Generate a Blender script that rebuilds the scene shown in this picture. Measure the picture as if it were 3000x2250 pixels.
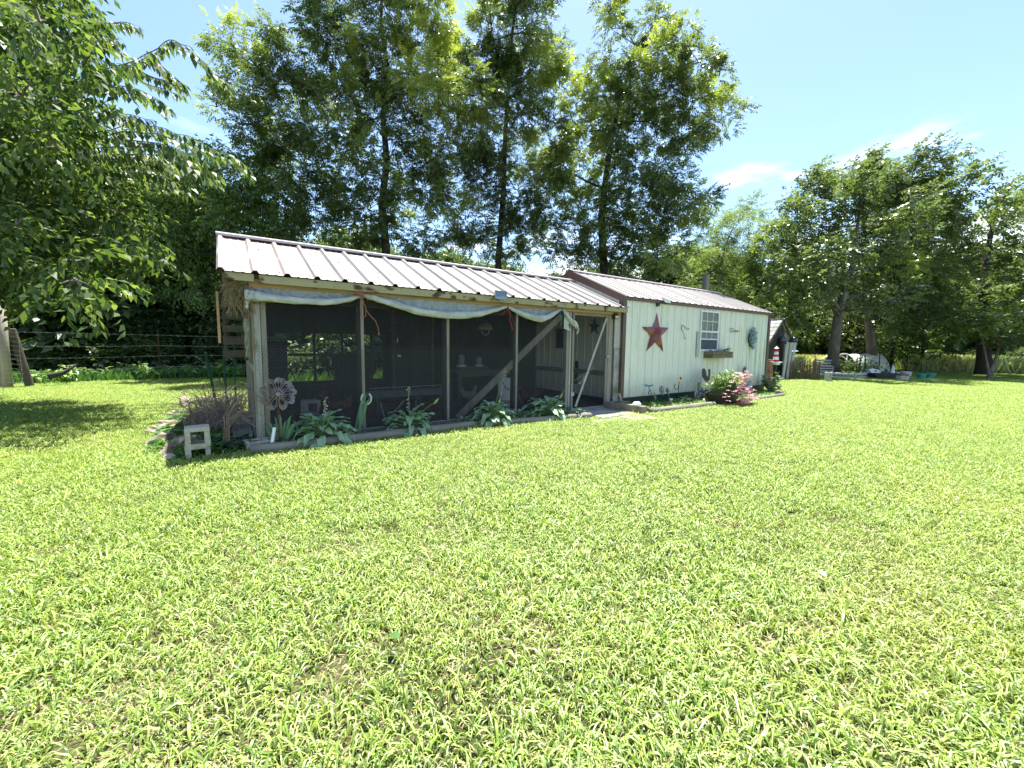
import bpy, bmesh, math, random
import numpy as np
from mathutils import Vector, Matrix
PI = math.pi
for o in list(bpy.data.objects): bpy.data.objects.remove(o)
SC = bpy.context.scene
C = SC.collection
# ------------------------------------------------------------------ camera
F = 1197.5                       # focal length in pixels of the 3000 px wide photograph
CAM = np.array([-0.245, -5.597, 1.2]); YAW, PITCH, ROLL = 0.6008, 0.0953, -0.0120
def _rot(y, p, r):
    f = np.array([math.sin(y)*math.cos(p), math.cos(y)*math.cos(p), -math.sin(p)])
    a = np.array([math.cos(y), -math.sin(y), 0]); d = np.cross(f, a)
    return np.array([math.cos(r)*a+math.sin(r)*d, -math.sin(r)*a+math.cos(r)*d, f])
RM = _rot(YAW, PITCH, ROLL)
cam = bpy.data.cameras.new('camera'); co = bpy.data.objects.new('camera', cam); C.objects.link(co)
cam.sensor_width = 36; cam.lens = F/3000*36; cam.clip_start = .05; cam.clip_end = 900
mw = Matrix.Identity(4)
for i in range(3):
    mw[i][0] = RM[0][i]; mw[i][1] = -RM[1][i]; mw[i][2] = -RM[2][i]; mw[i][3] = CAM[i]
co.matrix_world = mw
SC.camera = co
# ------------------------------------------------------------------ light
SUN_DIR = Vector((.46, .44, 1.93)).normalized()        # towards the sun: high, behind the coop
EL = math.asin(SUN_DIR.z); AZ = math.atan2(SUN_DIR.x, SUN_DIR.y)
W = bpy.data.worlds.new('World'); SC.world = W; W.use_nodes = True
nt = W.node_tree; nt.nodes.clear(); N = nt.nodes.new; L = nt.links.new
sky = N('ShaderNodeTexSky'); sky.sky_type = 'NISHITA'; sky.sun_disc = False
sky.sun_elevation = EL; sky.sun_rotation = AZ; sky.air_density = .85; sky.dust_density = .6; sky.ozone_density = 1.6
bg = N('ShaderNodeBackground'); bg.inputs[1].default_value = .104
out = N('ShaderNodeOutputWorld')
tc = N('ShaderNodeTexCoord'); sep = N('ShaderNodeSeparateXYZ'); L(tc.outputs['Generated'], sep.inputs[0])
mp = N('ShaderNodeMapping'); mp.inputs['Scale'].default_value = (1.6, 1.6, 5.5); mp.inputs['Location'].default_value = (.35, .1, .2)
mp.inputs['Rotation'].default_value = (.25, -.3, .2)
L(tc.outputs['Generated'], mp.inputs[0])
nz = N('ShaderNodeTexNoise'); nz.inputs['Scale'].default_value = 2.2; nz.inputs['Detail'].default_value = 9; nz.inputs['Roughness'].default_value = .58
L(mp.outputs[0], nz.inputs['Vector'])
cr = N('ShaderNodeMapRange'); cr.inputs['From Min'].default_value = .53; cr.inputs['From Max'].default_value = .68; zs = N('ShaderNodeMath'); zs.operation = 'MULTIPLY_ADD'; zs.inputs[1].default_value = -.42; zs.inputs[2].default_value = .115; L(sep.outputs[2], zs.inputs[0]); za = N('ShaderNodeMath'); L(nz.outputs[0], za.inputs[0]); L(zs.outputs[0], za.inputs[1]); L(za.outputs[0], cr.inputs[0])
el = N('ShaderNodeMapRange'); el.inputs['From Min'].default_value = .42; el.inputs['From Max'].default_value = .22; L(sep.outputs[2], el.inputs[0])
mu = N('ShaderNodeMath'); mu.operation = 'MULTIPLY'; L(cr.outputs[0], mu.inputs[0]); L(el.outputs[0], mu.inputs[1])
tint = N('ShaderNodeMix'); tint.data_type = 'RGBA'; tint.blend_type = 'MULTIPLY'; tint.inputs[0].default_value = 1
L(sky.outputs[0], tint.inputs[6]); tint.inputs[7].default_value = (.98, 1.02, 1.0, 1)
mx = N('ShaderNodeMix'); mx.data_type = 'RGBA'; L(mu.outputs[0], mx.inputs[0]); L(tint.outputs[2], mx.inputs[6]); mx.inputs[7].default_value = (7.5, 7.8, 8.0, 1)
L(mx.outputs[2], bg.inputs[0]); L(bg.outputs[0], out.inputs[0])
sl = bpy.data.lights.new('sun', 'SUN'); sl.energy = 4.6; sl.angle = math.radians(.5); sl.color = (1, .965, .9)
so = bpy.data.objects.new('sun', sl); C.objects.link(so); so.location = (0, 0, 30)
so.rotation_euler = SUN_DIR.to_track_quat('Z', 'Y').to_euler()
SC.view_settings.view_transform = 'Standard'; SC.view_settings.look = 'None'
SC.view_settings.exposure = 1.68; SC.view_settings.gamma = 1; SC.view_settings.use_curve_mapping = False
SC.render.engine = 'CYCLES'
SC.cycles.max_bounces = 8; SC.cycles.transparent_max_bounces = 16; SC.cycles.transmission_bounces = 4
# ------------------------------------------------------------------ measuring: a photograph pixel on a real plane of the place
def _ray(x, y): return RM.T @ np.array([(x-1500)/F, (y-1125)/F, 1])
def ay(x, y, Y): d = _ray(x, y); return Vector(CAM+(Y-CAM[1])/d[1]*d)
def ax(x, y, X): d = _ray(x, y); return Vector(CAM+(X-CAM[0])/d[0]*d)
def az(x, y, Z=0.): d = _ray(x, y); return Vector(CAM+(Z-CAM[2])/d[2]*d)
def ad(x, y, D): return Vector(CAM+D*_ray(x, y))
# ------------------------------------------------------------------ materials
MATS = {}
def _nt(name):
    m = bpy.data.materials.new(name); m.use_nodes = True; t = m.node_tree; t.nodes.clear(); return m, t
def c4(c): return (c[0], c[1], c[2], 1)
def pm(name, c1, c2=None, sc=6, rough=.8, bump=.0, bsc=None, metal=0, st=(1, 1, 1), c3=None, c3sc=2, c3t=(.5, .62), spec=.3, rnd=.0, island=False, det=6):
    """procedural surface: two tones mixed by noise (stretched for grain), a third tone in stains, relief"""
    if name in MATS: return MATS[name]
    m, t = _nt(name); n = t.nodes.new; l = t.links.new
    o = n('ShaderNodeOutputMaterial'); b = n('ShaderNodeBsdfPrincipled'); l(b.outputs[0], o.inputs[0])
    b.inputs['Roughness'].default_value = rough; b.inputs['Metallic'].default_value = metal; b.inputs['Specular IOR Level'].default_value = spec
    tc = n('ShaderNodeTexCoord'); mp = n('ShaderNodeMapping'); mp.inputs['Scale'].default_value = st
    l(tc.outputs['Object'], mp.inputs[0])
    oi = n('ShaderNodeObjectInfo'); cm = n('ShaderNodeVectorMath'); cm.operation = 'SCALE'; cm.inputs['Scale'].default_value = 1
    ad_ = n('ShaderNodeVectorMath'); ad_.operation = 'ADD'; mm = n('ShaderNodeMath'); mm.operation = 'MULTIPLY'; mm.inputs[1].default_value = 37
    l(oi.outputs['Random'], mm.inputs[0]); l(mp.outputs[0], ad_.inputs[0]); l(mm.outputs[0], ad_.inputs[1])
    z = n('ShaderNodeTexNoise'); z.inputs['Scale'].default_value = sc; z.inputs['Detail'].default_value = det; z.inputs['Roughness'].default_value = .6
    l(ad_.outputs[0], z.inputs['Vector'])
    r = n('ShaderNodeMapRange'); r.inputs['From Min'].default_value = .32; r.inputs['From Max'].default_value = .68; l(z.outputs[0], r.inputs[0])
    x = n('ShaderNodeMix'); x.data_type = 'RGBA'; l(r.outputs[0], x.inputs[0]); x.inputs[6].default_value = c4(c1); x.inputs[7].default_value = c4(c2 or [v*.8 for v in c1])
    col = x.outputs[2]
    if c3:
        z3 = n('ShaderNodeTexNoise'); z3.inputs['Scale'].default_value = c3sc; z3.inputs['Detail'].default_value = 8; l(ad_.outputs[0], z3.inputs['Vector'])
        r3 = n('ShaderNodeMapRange'); r3.inputs['From Min'].default_value = c3t[0]; r3.inputs['From Max'].default_value = c3t[1]; l(z3.outputs[0], r3.inputs[0])
        x3 = n('ShaderNodeMix'); x3.data_type = 'RGBA'; l(r3.outputs[0], x3.inputs[0]); l(col, x3.inputs[6]); x3.inputs[7].default_value = c4(c3); col = x3.outputs[2]
    if rnd:
        h = n('ShaderNodeHueSaturation'); rr = n('ShaderNodeMapRange'); rr.inputs['To Min'].default_value = 1-rnd; rr.inputs['To Max'].default_value = 1+rnd
        if island: g = n('ShaderNodeNewGeometry'); l(g.outputs['Random Per Island'], rr.inputs[0])
        else: l(oi.outputs['Random'], rr.inputs[0])
        l(rr.outputs[0], h.inputs['Value']); l(col, h.inputs['Color']); col = h.outputs[0]
    l(col, b.inputs['Base Color'])
    if bump:
        zb = n('ShaderNodeTexNoise'); zb.inputs['Scale'].default_value = bsc or sc*2; zb.inputs['Detail'].default_value = 8; l(ad_.outputs[0], zb.inputs['Vector'])
        bu = n('ShaderNodeBump'); bu.inputs['Strength'].default_value = bump; bu.inputs['Distance'].default_value = .02; l(zb.outputs[0], bu.inputs['Height']); l(bu.outputs[0], b.inputs['Normal'])
    MATS[name] = m; return m
def leafm(name, cols, trans=.45, rough=.45, wsc=.35, wcol=None, wt=(.5, .7), tcol=None, spec=.35):
    """leaf: tone by leaf and by place, light passes through"""
    if name in MATS: return MATS[name]
    m, t = _nt(name); n = t.nodes.new; l = t.links.new
    o = n('ShaderNodeOutputMaterial'); b = n('ShaderNodeBsdfPrincipled'); tr = n('ShaderNodeBsdfTranslucent'); ms = n('ShaderNodeMixShader')
    g = n('ShaderNodeNewGeometry'); rp = n('ShaderNodeValToRGB'); l(g.outputs['Random Per Island'], rp.inputs[0])
    e = rp.color_ramp.elements; e[0].color = c4(cols[0]); e[1].color = c4(cols[-1]); e[1].position = 1
    for i, c in enumerate(cols[1:-1]): k = e.new((i+1)/(len(cols)-1)); k.color = c4(c)
    col = rp.outputs[0]
    if wcol:
        z = n('ShaderNodeTexNoise'); z.inputs['Scale'].default_value = wsc; z.inputs['Detail'].default_value = 4; l(g.outputs['Position'], z.inputs['Vector'])
        r = n('ShaderNodeMapRange'); r.inputs['From Min'].default_value = wt[0]; r.inputs['From Max'].default_value = wt[1]; l(z.outputs[0], r.inputs[0])
        x = n('ShaderNodeMix'); x.data_type = 'RGBA'; l(r.outputs[0], x.inputs[0]); l(col, x.inputs[6]); x.inputs[7].default_value = c4(wcol); col = x.outputs[2]
    l(col, b.inputs['Base Color']); b.inputs['Roughness'].default_value = rough; b.inputs['Specular IOR Level'].default_value = spec
    h = n('ShaderNodeMix'); h.data_type = 'RGBA'; h.blend_type = 'MULTIPLY'; h.inputs[0].default_value = 1; l(col, h.inputs[6]); h.inputs[7].default_value = c4(tcol or (1.7, 1.75, .7))
    l(h.outputs[2], tr.inputs[0]); ms.inputs[0].default_value = trans
    l(b.outputs[0], ms.inputs[1]); l(tr.outputs[0], ms.inputs[2]); l(ms.outputs[0], o.inputs[0])
    MATS[name] = m; return m
# ------------------------------------------------------------------ mesh builder
ROOTS = {}
class MB:
    def __init__(s): s.v = []; s.f = []
    def add(s, vs, fs):
        k = len(s.v); s.v += [tuple(v) for v in vs]; s.f += [tuple(i+k for i in f) for f in fs]; return s
    def box(s, p0, p1, j=0):
        x0, y0, z0 = p0; x1, y1, z1 = p1
        vs = [(x, y, z) for z in (z0, z1) for y in (y0, y1) for x in (x0, x1)]
        if j: vs = [tuple(c+random.uniform(-j, j) for c in v) for v in vs]
        return s.add(vs, [(0, 2, 3, 1), (4, 5, 7, 6), (0, 1, 5, 4), (1, 3, 7, 5), (3, 2, 6, 7), (2, 0, 4, 6)])
    def bar(s, a, b, w, h, up=(0, 0, 1)):
        a = Vector(a); b = Vector(b); d = (b-a).normalized(); u = Vector(up)
        if abs(d.dot(u)) > .98: u = Vector((0, 1, 0))
        r = d.cross(u).normalized(); u = r.cross(d)
        vs = [p+r*sx*w/2+u*sy*h/2 for p in (a, b) for sx, sy in ((-1, -1), (1, -1), (1, 1), (-1, 1))]
        return s.add(vs, [(3, 2, 1, 0), (4, 5, 6, 7), (0, 1, 5, 4), (1, 2, 6, 5), (2, 3, 7, 6), (3, 0, 4, 7)])
    def tube(s, pts, r, n=6, cap=True):
        pts = [Vector(p) for p in pts]; k0 = len(s.v); m = len(pts)
        if not hasattr(r, '__len__'): r = [r]*m
        u = None
        for i, p in enumerate(pts):
            d = (pts[min(i+1, m-1)]-pts[max(i-1, 0)])
            d = d.normalized() if d.length > 1e-9 else Vector((0, 0, 1))
            if u is None: u = d.orthogonal().normalized()
            u = (u-d*u.dot(d)); u = u.normalized() if u.length > 1e-6 else d.orthogonal().normalized()
            w = d.cross(u)
            for j in range(n):
                a = 2*PI*j/n; s.v.append(tuple(p+(u*math.cos(a)+w*math.sin(a))*r[i]))
        for i in range(m-1):
            for j in range(n):
                a = k0+i*n+j; b = k0+i*n+(j+1) % n; s.f.append((a, b, b+n, a+n))
        if cap: s.f.append(tuple(k0+j for j in range(n-1, -1, -1))); s.f.append(tuple(k0+(m-1)*n+j for j in range(n)))
        return s
    def lathe(s, prof, c=(0, 0, 0), n=16, sx=1, sy=1):
        k0 = len(s.v); c = Vector(c)
        for r, z in prof:
            for j in range(n):
                a = 2*PI*j/n; s.v.append((c.x+r*sx*math.cos(a), c.y+r*sy*math.sin(a), c.z+z))
        m = len(prof)
        for i in range(m-1):
            for j in range(n):
                a = k0+i*n+j; b = k0+i*n+(j+1) % n; s.f.append((a, b, b+n, a+n))
        s.f.append(tuple(k0+j for j in range(n-1, -1, -1))); s.f.append(tuple(k0+(m-1)*n+j for j in range(n)))
        return s
    def prism(s, poly, off):
        """closed outline (3D points) pushed along off"""
        off = Vector(off); n = len(poly); k0 = len(s.v)
        s.v += [tuple(p) for p in poly]+[tuple(Vector(p)+off) for p in poly]
        s.f.append(tuple(k0+i for i in range(n-1, -1, -1))); s.f.append(tuple(k0+n+i for i in range(n)))
        for i in range(n): j = (i+1) % n; s.f.append((k0+i, k0+j, k0+n+j, k0+n+i))
        return s
    def grid(s, P):
        k0 = len(s.v); m = len(P); n = len(P[0])
        for row in P: s.v += [tuple(p) for p in row]
        for i in range(m-1):
            for j in range(n-1): a = k0+i*n+j; s.f.append((a, a+1, a+n+1, a+n))
        return s
    def blob(s, c, r, n=10, m=7, jit=0):
        c = Vector(c); k0 = len(s.v)
        for i in range(m+1):
            for j in range(n):
                th = PI*(.02+.96*i/m); ph = 2*PI*j/n; q = 1+random.uniform(-jit, jit)
                s.v.append((c.x+r[0]*q*math.sin(th)*math.cos(ph), c.y+r[1]*q*math.sin(th)*math.sin(ph), c.z+r[2]*q*math.cos(th)))
        for i in range(m):
            for j in range(n): a = k0+i*n+j; b = k0+i*n+(j+1) % n; s.f.append((a, a+n, b+n, b))
        s.f.append(tuple(k0+j for j in range(n))); s.f.append(tuple(k0+m*n+j for j in range(n-1, -1, -1)))
        return s
    def build(s, name, m, parent=None, smooth=False, label=None, kind=None, bevel=0, solid=0, base=None):
        off = Vector(base) if base is not None else (root_of(parent) if parent else Vector((0, 0, 0)))
        me = bpy.data.meshes.new(name); me.from_pydata([(v[0]-off.x, v[1]-off.y, v[2]-off.z) for v in s.v], [], s.f); me.update()
        me.materials.append(m)
        if smooth: me.polygons.foreach_set('use_smooth', [True]*len(me.polygons))
        o = bpy.data.objects.new(name, me); C.objects.link(o)
        if parent: o.parent = parent; ROOTS[o] = off
        elif base is not None: o.location = off; ROOTS[o] = off
        if label: o['label'] = label
        if kind: o['kind'] = kind
        if bevel:
            b = o.modifiers.new('bevel', 'BEVEL'); b.width = bevel; b.segments = 1; b.limit_method = 'ANGLE'
        if solid:
            b = o.modifiers.new('solid', 'SOLIDIFY'); b.thickness = solid; b.offset = 0
        return o
def root_of(o): return ROOTS.get(o, Vector((0, 0, 0)))
def np_mesh(name, V, Fq, mat, parent=None, k=4, kind=None, smooth=False):
    me = bpy.data.meshes.new(name); nv = len(V); nf = len(Fq)
    me.vertices.add(nv); me.vertices.foreach_set('co', np.asarray(V, np.float32).ravel())
    me.loops.add(nf*k); me.loops.foreach_set('vertex_index', np.asarray(Fq, np.int32).ravel())
    me.polygons.add(nf); me.polygons.foreach_set('loop_start', np.arange(0, nf*k, k, dtype=np.int32))
    me.update(calc_edges=True); me.materials.append(mat)
    if smooth: me.polygons.foreach_set('use_smooth', np.ones(nf, bool))
    o = bpy.data.objects.new(name, me); C.objects.link(o)
    if parent: o.parent = parent; ROOTS[o] = root_of(parent)
    if kind: o['kind'] = kind
    return o
def thing(name, label, cat, loc=(0, 0, 0), group=None, rz=0):
    o = bpy.data.objects.new(name, None); C.objects.link(o); o.location = loc; o.rotation_euler = (0, 0, rz)
    o.empty_display_size = .1; ROOTS[o] = Vector(loc); tag(o, label, cat, group); return o
def tag(o, label=None, cat=None, group=None, kind=None):
    if label: o['label'] = label
    if cat: o['category'] = cat
    if group: o['group'] = group
    if kind: o['kind'] = kind
    return o
def dup(o, loc=None, rz=None, label=None, scale=None, parent=None):
    c = o.copy(); C.objects.link(c)
    if parent is not None: c.parent = parent
    if loc is not None: c.location = loc
    if rz is not None: c.rotation_euler = (0, 0, rz)
    if scale is not None: c.scale = (scale,)*3 if not hasattr(scale, '__len__') else scale
    if label: c['label'] = label
    for ch in list(o.children): dup(ch, parent=c)
    return c
def U(a, b): return random.uniform(a, b)
def bez(a, b, c, n): a, b, c = Vector(a), Vector(b), Vector(c); return [a*(1-t)**2+b*2*t*(1-t)+c*t*t for t in [i/n for i in range(n+1)]]
# common materials
m_wood = pm('weathered_wood', (.30, .27, .22), (.20, .175, .14), 14, .85, .35, 30, st=(1, 1, .12), rnd=.15)
m_woodx = pm('weathered_wood_long', (.34, .30, .24), (.22, .19, .15), 14, .85, .35, 30, st=(.12, 1, 1), rnd=.15)
m_fascia = pm('mossy_board', (.30, .28, .15), (.42, .36, .22), 7, .85, .3, 20, st=(.6, 1, 1), c3=(.07, .045, .025), c3sc=7, c3t=(.56, .64))
m_header = pm('header_pine', (.45, .29, .15), (.30, .19, .10), 9, .75, .3, 20, st=(.12, 1, 1.6), c3=(.15, .10, .06), c3sc=2.5, c3t=(.58, .7))
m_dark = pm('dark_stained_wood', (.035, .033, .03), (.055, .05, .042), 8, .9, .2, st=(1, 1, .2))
m_grey = pm('grey_board', (.48, .46, .42), (.30, .29, .26), 16, .85, .4, 30, st=(1, 1, .12), rnd=.1)
m_brown = pm('brown_trim_metal', (.105, .06, .05), (.09, .05, .042), 3, .45, spec=.45)
m_black = pm('black_plastic', (.02, .02, .022), (.03, .03, .03), 5, .5)
m_green = pm('green_skid_paint', (.012, .05, .042), (.02, .06, .045), 6, .6, c3=(.05, .045, .035), c3sc=4)
m_galv = pm('galvanised_steel', (.34, .37, .40), (.27, .29, .32), 14, .45, metal=.6)
m_white = pm('white_paint', (.78, .80, .80), (.72, .74, .73), 6, .5)
m_soil = pm('dark_soil', (.06, .045, .03), (.11, .085, .055), 18, .95, .6, 30)
m_conc = pm('concrete', (.48, .46, .41), (.36, .345, .31), 12, .9, .4, 40, c3=(.22, .21, .18), c3sc=3)
m_rust = pm('rusty_steel', (.12, .05, .03), (.07, .035, .025), 20, .8)
m_tgreen = pm('green_fence_post_paint', (.01, .07, .045), (.02, .08, .05), 8, .6)
# ================================================================== ground and lawn
random.seed(3); rng = np.random.default_rng(5)
mg, t = _nt('lawn_soil'); n = t.nodes.new; l = t.links.new
o_ = n('ShaderNodeOutputMaterial'); b_ = n('ShaderNodeBsdfPrincipled'); b_.inputs['Roughness'].default_value = 1; b_.inputs['Specular IOR Level'].default_value = .05; l(b_.outputs[0], o_.inputs[0])
g_ = n('ShaderNodeNewGeometry'); z1 = n('ShaderNodeTexNoise'); z1.inputs['Scale'].default_value = 75; z1.inputs['Detail'].default_value = 10; l(g_.outputs['Position'], z1.inputs['Vector'])
rp = n('ShaderNodeValToRGB'); l(z1.outputs[0], rp.inputs[0]); e = rp.color_ramp.elements
e[0].position = .35; e[0].color = (.05, .035, .02, 1); e[1].position = .66; e[1].color = (.34, .26, .17, 1); k = e.new(.5); k.color = (.10, .09, .045, 1)
z2 = n('ShaderNodeTexNoise'); z2.inputs['Scale'].default_value = 1.1; z2.inputs['Detail'].default_value = 5; l(g_.outputs['Position'], z2.inputs['Vector'])
r2 = n('ShaderNodeMapRange'); r2.inputs['From Min'].default_value = .62; r2.inputs['From Max'].default_value = .42; l(z2.outputs[0], r2.inputs[0])
x2 = n('ShaderNodeMix'); x2.data_type = 'RGBA'; l(r2.outputs[0], x2.inputs[0]); l(rp.outputs[0], x2.inputs[6]); x2.inputs[7].default_value = (.05, .06, .02, 1)
l(x2.outputs[2], b_.inputs['Base Color'])
zb = n('ShaderNodeTexNoise'); zb.inputs['Scale'].default_value = 60; l(g_.outputs['Position'], zb.inputs['Vector']); bu = n('ShaderNodeBump'); bu.inputs['Strength'].default_value = .6; l(zb.outputs[0], bu.inputs['Height']); l(bu.outputs[0], b_.inputs['Normal'])
S = 500
MB().grid([[(x, y, 0) for x in (-S, -60, -20, 0, 20, 60, S)] for y in (-S, -60, -20, 0, 20, 60, S)][::-1]).build('ground', mg, kind='structure')
# grass: blades in small patches, scattered over the lawn
m_grass = leafm('lawn_grass', [(.07, .13, .025), (.20, .30, .045), (.30, .42, .07), (.47, .56, .18), (.14, .25, .065)], .32, .40, .5, (.36, .40, .11), (.54, .85), tcol=(1.4, 1.35, .55), spec=.5)
m_straw = leafm('dry_straw', [(.42, .33, .2), (.5, .42, .28), (.3, .22, .12), (.22, .30, .07)], .2, .7, 1, None)
def blades(nb, size, seed, hmin, hmax, w, lean=1.0, keep=None):
    r = np.random.default_rng(seed); P = r.uniform(-size/2, size/2, (nb, 2)); h = r.uniform(hmin, hmax, nb)*r.choice([.7, 1, 1.25], nb)
    an = r.uniform(0, 2*PI, nb); wd = w*r.uniform(.6, 1.25, nb); out = r.uniform(.35, 1.25, nb)*lean
    d = np.stack([np.cos(an), np.sin(an)], 1); s = np.stack([-np.sin(an), np.cos(an)], 1)
    tw = r.uniform(-.5, .5, nb)
    V = []
    for tt, ww in ((0, .75), (.38, 1.0), (.72, .8)):
        zz = h*(math.sin(min(1, tt*1.15)*PI/2)*(1-.28*out*tt)); oo = h*out*tt**1.5
        c = P+d*oo[:, None]
        sd = s*np.cos(tw*tt)[:, None]+d*np.sin(tw*tt)[:, None]
        for sg in (-1, 1): V.append(np.column_stack([c+sd*sg*(wd*ww/2)[:, None], zz+sg*wd*ww*tw*.4]))
    c = P+d*(h*out*1.05)[:, None]; V.append(np.column_stack([c, h*(1-.55*np.minimum(out, 1.3))]))
    V = np.stack(V, 1).reshape(-1, 3); b = np.arange(nb)[:, None]*7
    T = np.concatenate([b+np.array(q) for q in ((0, 1, 3), (0, 3, 2), (2, 3, 5), (2, 5, 4), (4, 5, 6))], 0)
    return V, T
GC = bpy.data.collections.new('grass_patches')
def patch(name, parts):
    me = bpy.data.meshes.new(name); V = []; T = []; mi = []; k = 0
    for j, (v, f) in enumerate(parts): V.append(v); T.append(f+k); mi += [1 if j == len(parts)-1 else 0]*len(f); k += len(v)
    V = np.concatenate(V); T = np.concatenate(T); nf = len(T)
    me.vertices.add(len(V)); me.vertices.foreach_set('co', V.astype(np.float32).ravel()); me.loops.add(nf*3); me.loops.foreach_set('vertex_index', T.astype(np.int32).ravel())
    me.polygons.add(nf); me.polygons.foreach_set('loop_start', np.arange(0, nf*3, 3, dtype=np.int32)); me.update(calc_edges=True)
    me.materials.append(m_grass); me.materials.append(m_straw); me.polygons.foreach_set('material_index', np.array(mi, np.int32)); me.polygons.foreach_set('use_smooth', np.ones(nf, bool))
    o = bpy.data.objects.new(name, me); GC.objects.link(o)
for i in range(5): patch('grass_patch_%d' % i, [blades(820, .44, 10+i, .02, .06, .0052, 1.15), blades(110, .44, 50+i, .012, .035, .004, 1.5)])
for i in range(2): patch('grass_patch_%d' % (5+i), [blades(150, .40, 30+i, .03, .075, .007, 1.2), blades(520, .42, 70+i, .006, .022, .0035, 2.6)])
for i in range(4): patch('grass_patch_%d' % (7+i), [blades(880, .46, 110+i, .016, .050, .0046, 1.4), blades(45, .46, 210+i, .03, .075, .0078, 1.4), blades(420, .44, 150+i, .010, .03, .0035, 2.0)])
def scatter(name, pts, label=None, z=None):
    """pts rows: x, y, z, rot, scale, variant"""
    pts = np.array(pts); me = bpy.data.meshes.new(name); me.vertices.add(len(pts)); me.vertices.foreach_set('co', pts[:, :3].astype(np.float32).ravel())
    for nm, ty, cl in (('rot', 'FLOAT', 3), ('scl', 'FLOAT', 4), ('vid', 'INT', 5)):
        a = me.attributes.new(nm, ty, 'POINT'); a.data.foreach_set('value', pts[:, cl].astype(np.int32 if ty == 'INT' else np.float32))
    o = bpy.data.objects.new(name, me); C.objects.link(o)
    ng = bpy.data.node_groups.new(name+'_nodes', 'GeometryNodeTree'); ng.interface.new_socket('Geometry', in_out='INPUT', socket_type='NodeSocketGeometry'); ng.interface.new_socket('Geometry', in_out='OUTPUT', socket_type='NodeSocketGeometry')
    n = ng.nodes.new; l = ng.links.new; gi = n('NodeGroupInput'); go = n('NodeGroupOutput'); ip = n('GeometryNodeInstanceOnPoints'); ci = n('GeometryNodeCollectionInfo')
    ci.inputs[0].default_value = GC; ci.inputs['Separate Children'].default_value = True; ci.inputs['Reset Children'].default_value = True
    def at(nm, ty): q = n('GeometryNodeInputNamedAttribute'); q.data_type = ty; q.inputs[0].default_value = nm; return q.outputs[0]
    cx = n('ShaderNodeCombineXYZ'); l(at('rot', 'FLOAT'), cx.inputs[2]); l(gi.outputs[0], ip.inputs['Points']); l(ci.outputs[0], ip.inputs['Instance'])
    ip.inputs['Pick Instance'].default_value = True; l(at('vid', 'INT'), ip.inputs['Instance Index']); l(cx.outputs[0], ip.inputs['Rotation'])
    s3 = n('ShaderNodeCombineXYZ'); sc = at('scl', 'FLOAT')
    for q in range(3): l(sc, s3.inputs[q])
    l(s3.outputs[0], ip.inputs['Scale']); l(ip.outputs[0], go.inputs[0])
    md = o.modifiers.new('scatter', 'NODES'); md.node_group = ng; o['kind'] = 'stuff'
    if label: o['label'] = label
    return o
def inpoly(x, y, poly):
    c = False; j = len(poly)-1
    for i in range(len(poly)):
        xi, yi = poly[i]; xj, yj = poly[j]
        if (yi > y) != (yj > y) and x < (xj-xi)*(y-yi)/(yj-yi)+xi: c = not c
        j = i
    return c
SPOTS = [(az(x, y, 0), r) for x, y, r in [(292, 1960, .13), (420, 1900, .09), (868, 2170, .12), (386, 2157, .12), (1478, 1865, .13), (1540, 1885, .10), (2395, 1845, .10), (1350, 1955, .16), (300, 2230, .1), (930, 2060, .12),
         (2320, 1955, .10), (1880, 2100, .12), (1210, 1990, .12), (460, 1860, .06), (2480, 1470, .14), (2100, 1550, .12), (2360, 1535, .08), (1800, 1690, .05), (80, 2230, .12), (2900, 2180, .08), (2200, 2160, .09), (1900, 1590, .10), (1000, 1640, .08), (700, 1730, .08), (560, 2090, .10), (1990, 1960, .08)]]
pts = []
def blocked(x, y):
    if -.14 < x < 12.0 and -.2 < y < 2.7: return True
    if inpoly(x, y, [(-1.15, .3), (-.2, -.15), (-.1, 3), (-.9, 3.3)]): return True
    if .2 < x < 14 and y > 4.2: return True
    if 4.72 < x < 5.62 and -1.0 < y < 0: return True
    if .0 < x < 4.7 and -.60 < y < 0: return True
    if 5.6 < x < 11.9 and -.55 < y < 0: return True
    return False
rg = np.random.default_rng(9)
Y = -5.9
while Y < 16:
    X = -12.
    while X < 42:
        x = X+rg.uniform(-.08, .08); y = Y+rg.uniform(-.08, .08)
        dx, dy = x-CAM[0], y-CAM[1]; f = dx*math.sin(YAW)+dy*math.cos(YAW); s_ = dx*math.cos(YAW)-dy*math.sin(YAW)
        dist = math.hypot(dx, dy)
        if f > -.6 and abs(s_) < f*1.32+1.2 and not blocked(x, y) and not (x < 12 and y > 12.5) and not (dist < .42):
            v = rg.integers(0, 5); sc = rg.uniform(.85, 1.2)
            for p, r in SPOTS:
                if math.hypot(x-p.x, y-p.y) < r+.0: v = 5+rg.integers(0, 2); sc = .9
            if dist < 3.4 and v < 5 and rg.random() < .9-.22*dist+.1: v = 7+rg.integers(0, 4)
            if dist > 12: sc *= 1.15
            if -3 < x < .2 and -.9 < y < 1 : sc *= 1.15
            sc *= 1.03+.12*math.sin(x*2.1+1.3*math.sin(y*1.7))*math.sin(y*2.6+x*.6)
            pts.append((x, y, -.005+.005*math.sin(x*1.3)*math.cos(y*1.1), rg.uniform(0, 6.28), sc, v))
        X += .30
    Y += .30
# blades along logs and posts, longer
for (x0, y0, x1, y1) in ((-.1, -.66, 4.5, -.78), (5.6, -1.1, 7.9, -1.15), (8.5, -1.3, 11.0, -1.1), (-.9, -.45, -.2, -.4)):
    for i in range(int((x1-x0)/.16)):
        q = i/((x1-x0)/.16); pts.append((x0+(x1-x0)*q, y0+(y1-y0)*q+rg.uniform(-.05, .05), -.01, rg.uniform(0, 6.3), rg.uniform(1.0, 1.45), rg.integers(0, 5)))
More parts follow.
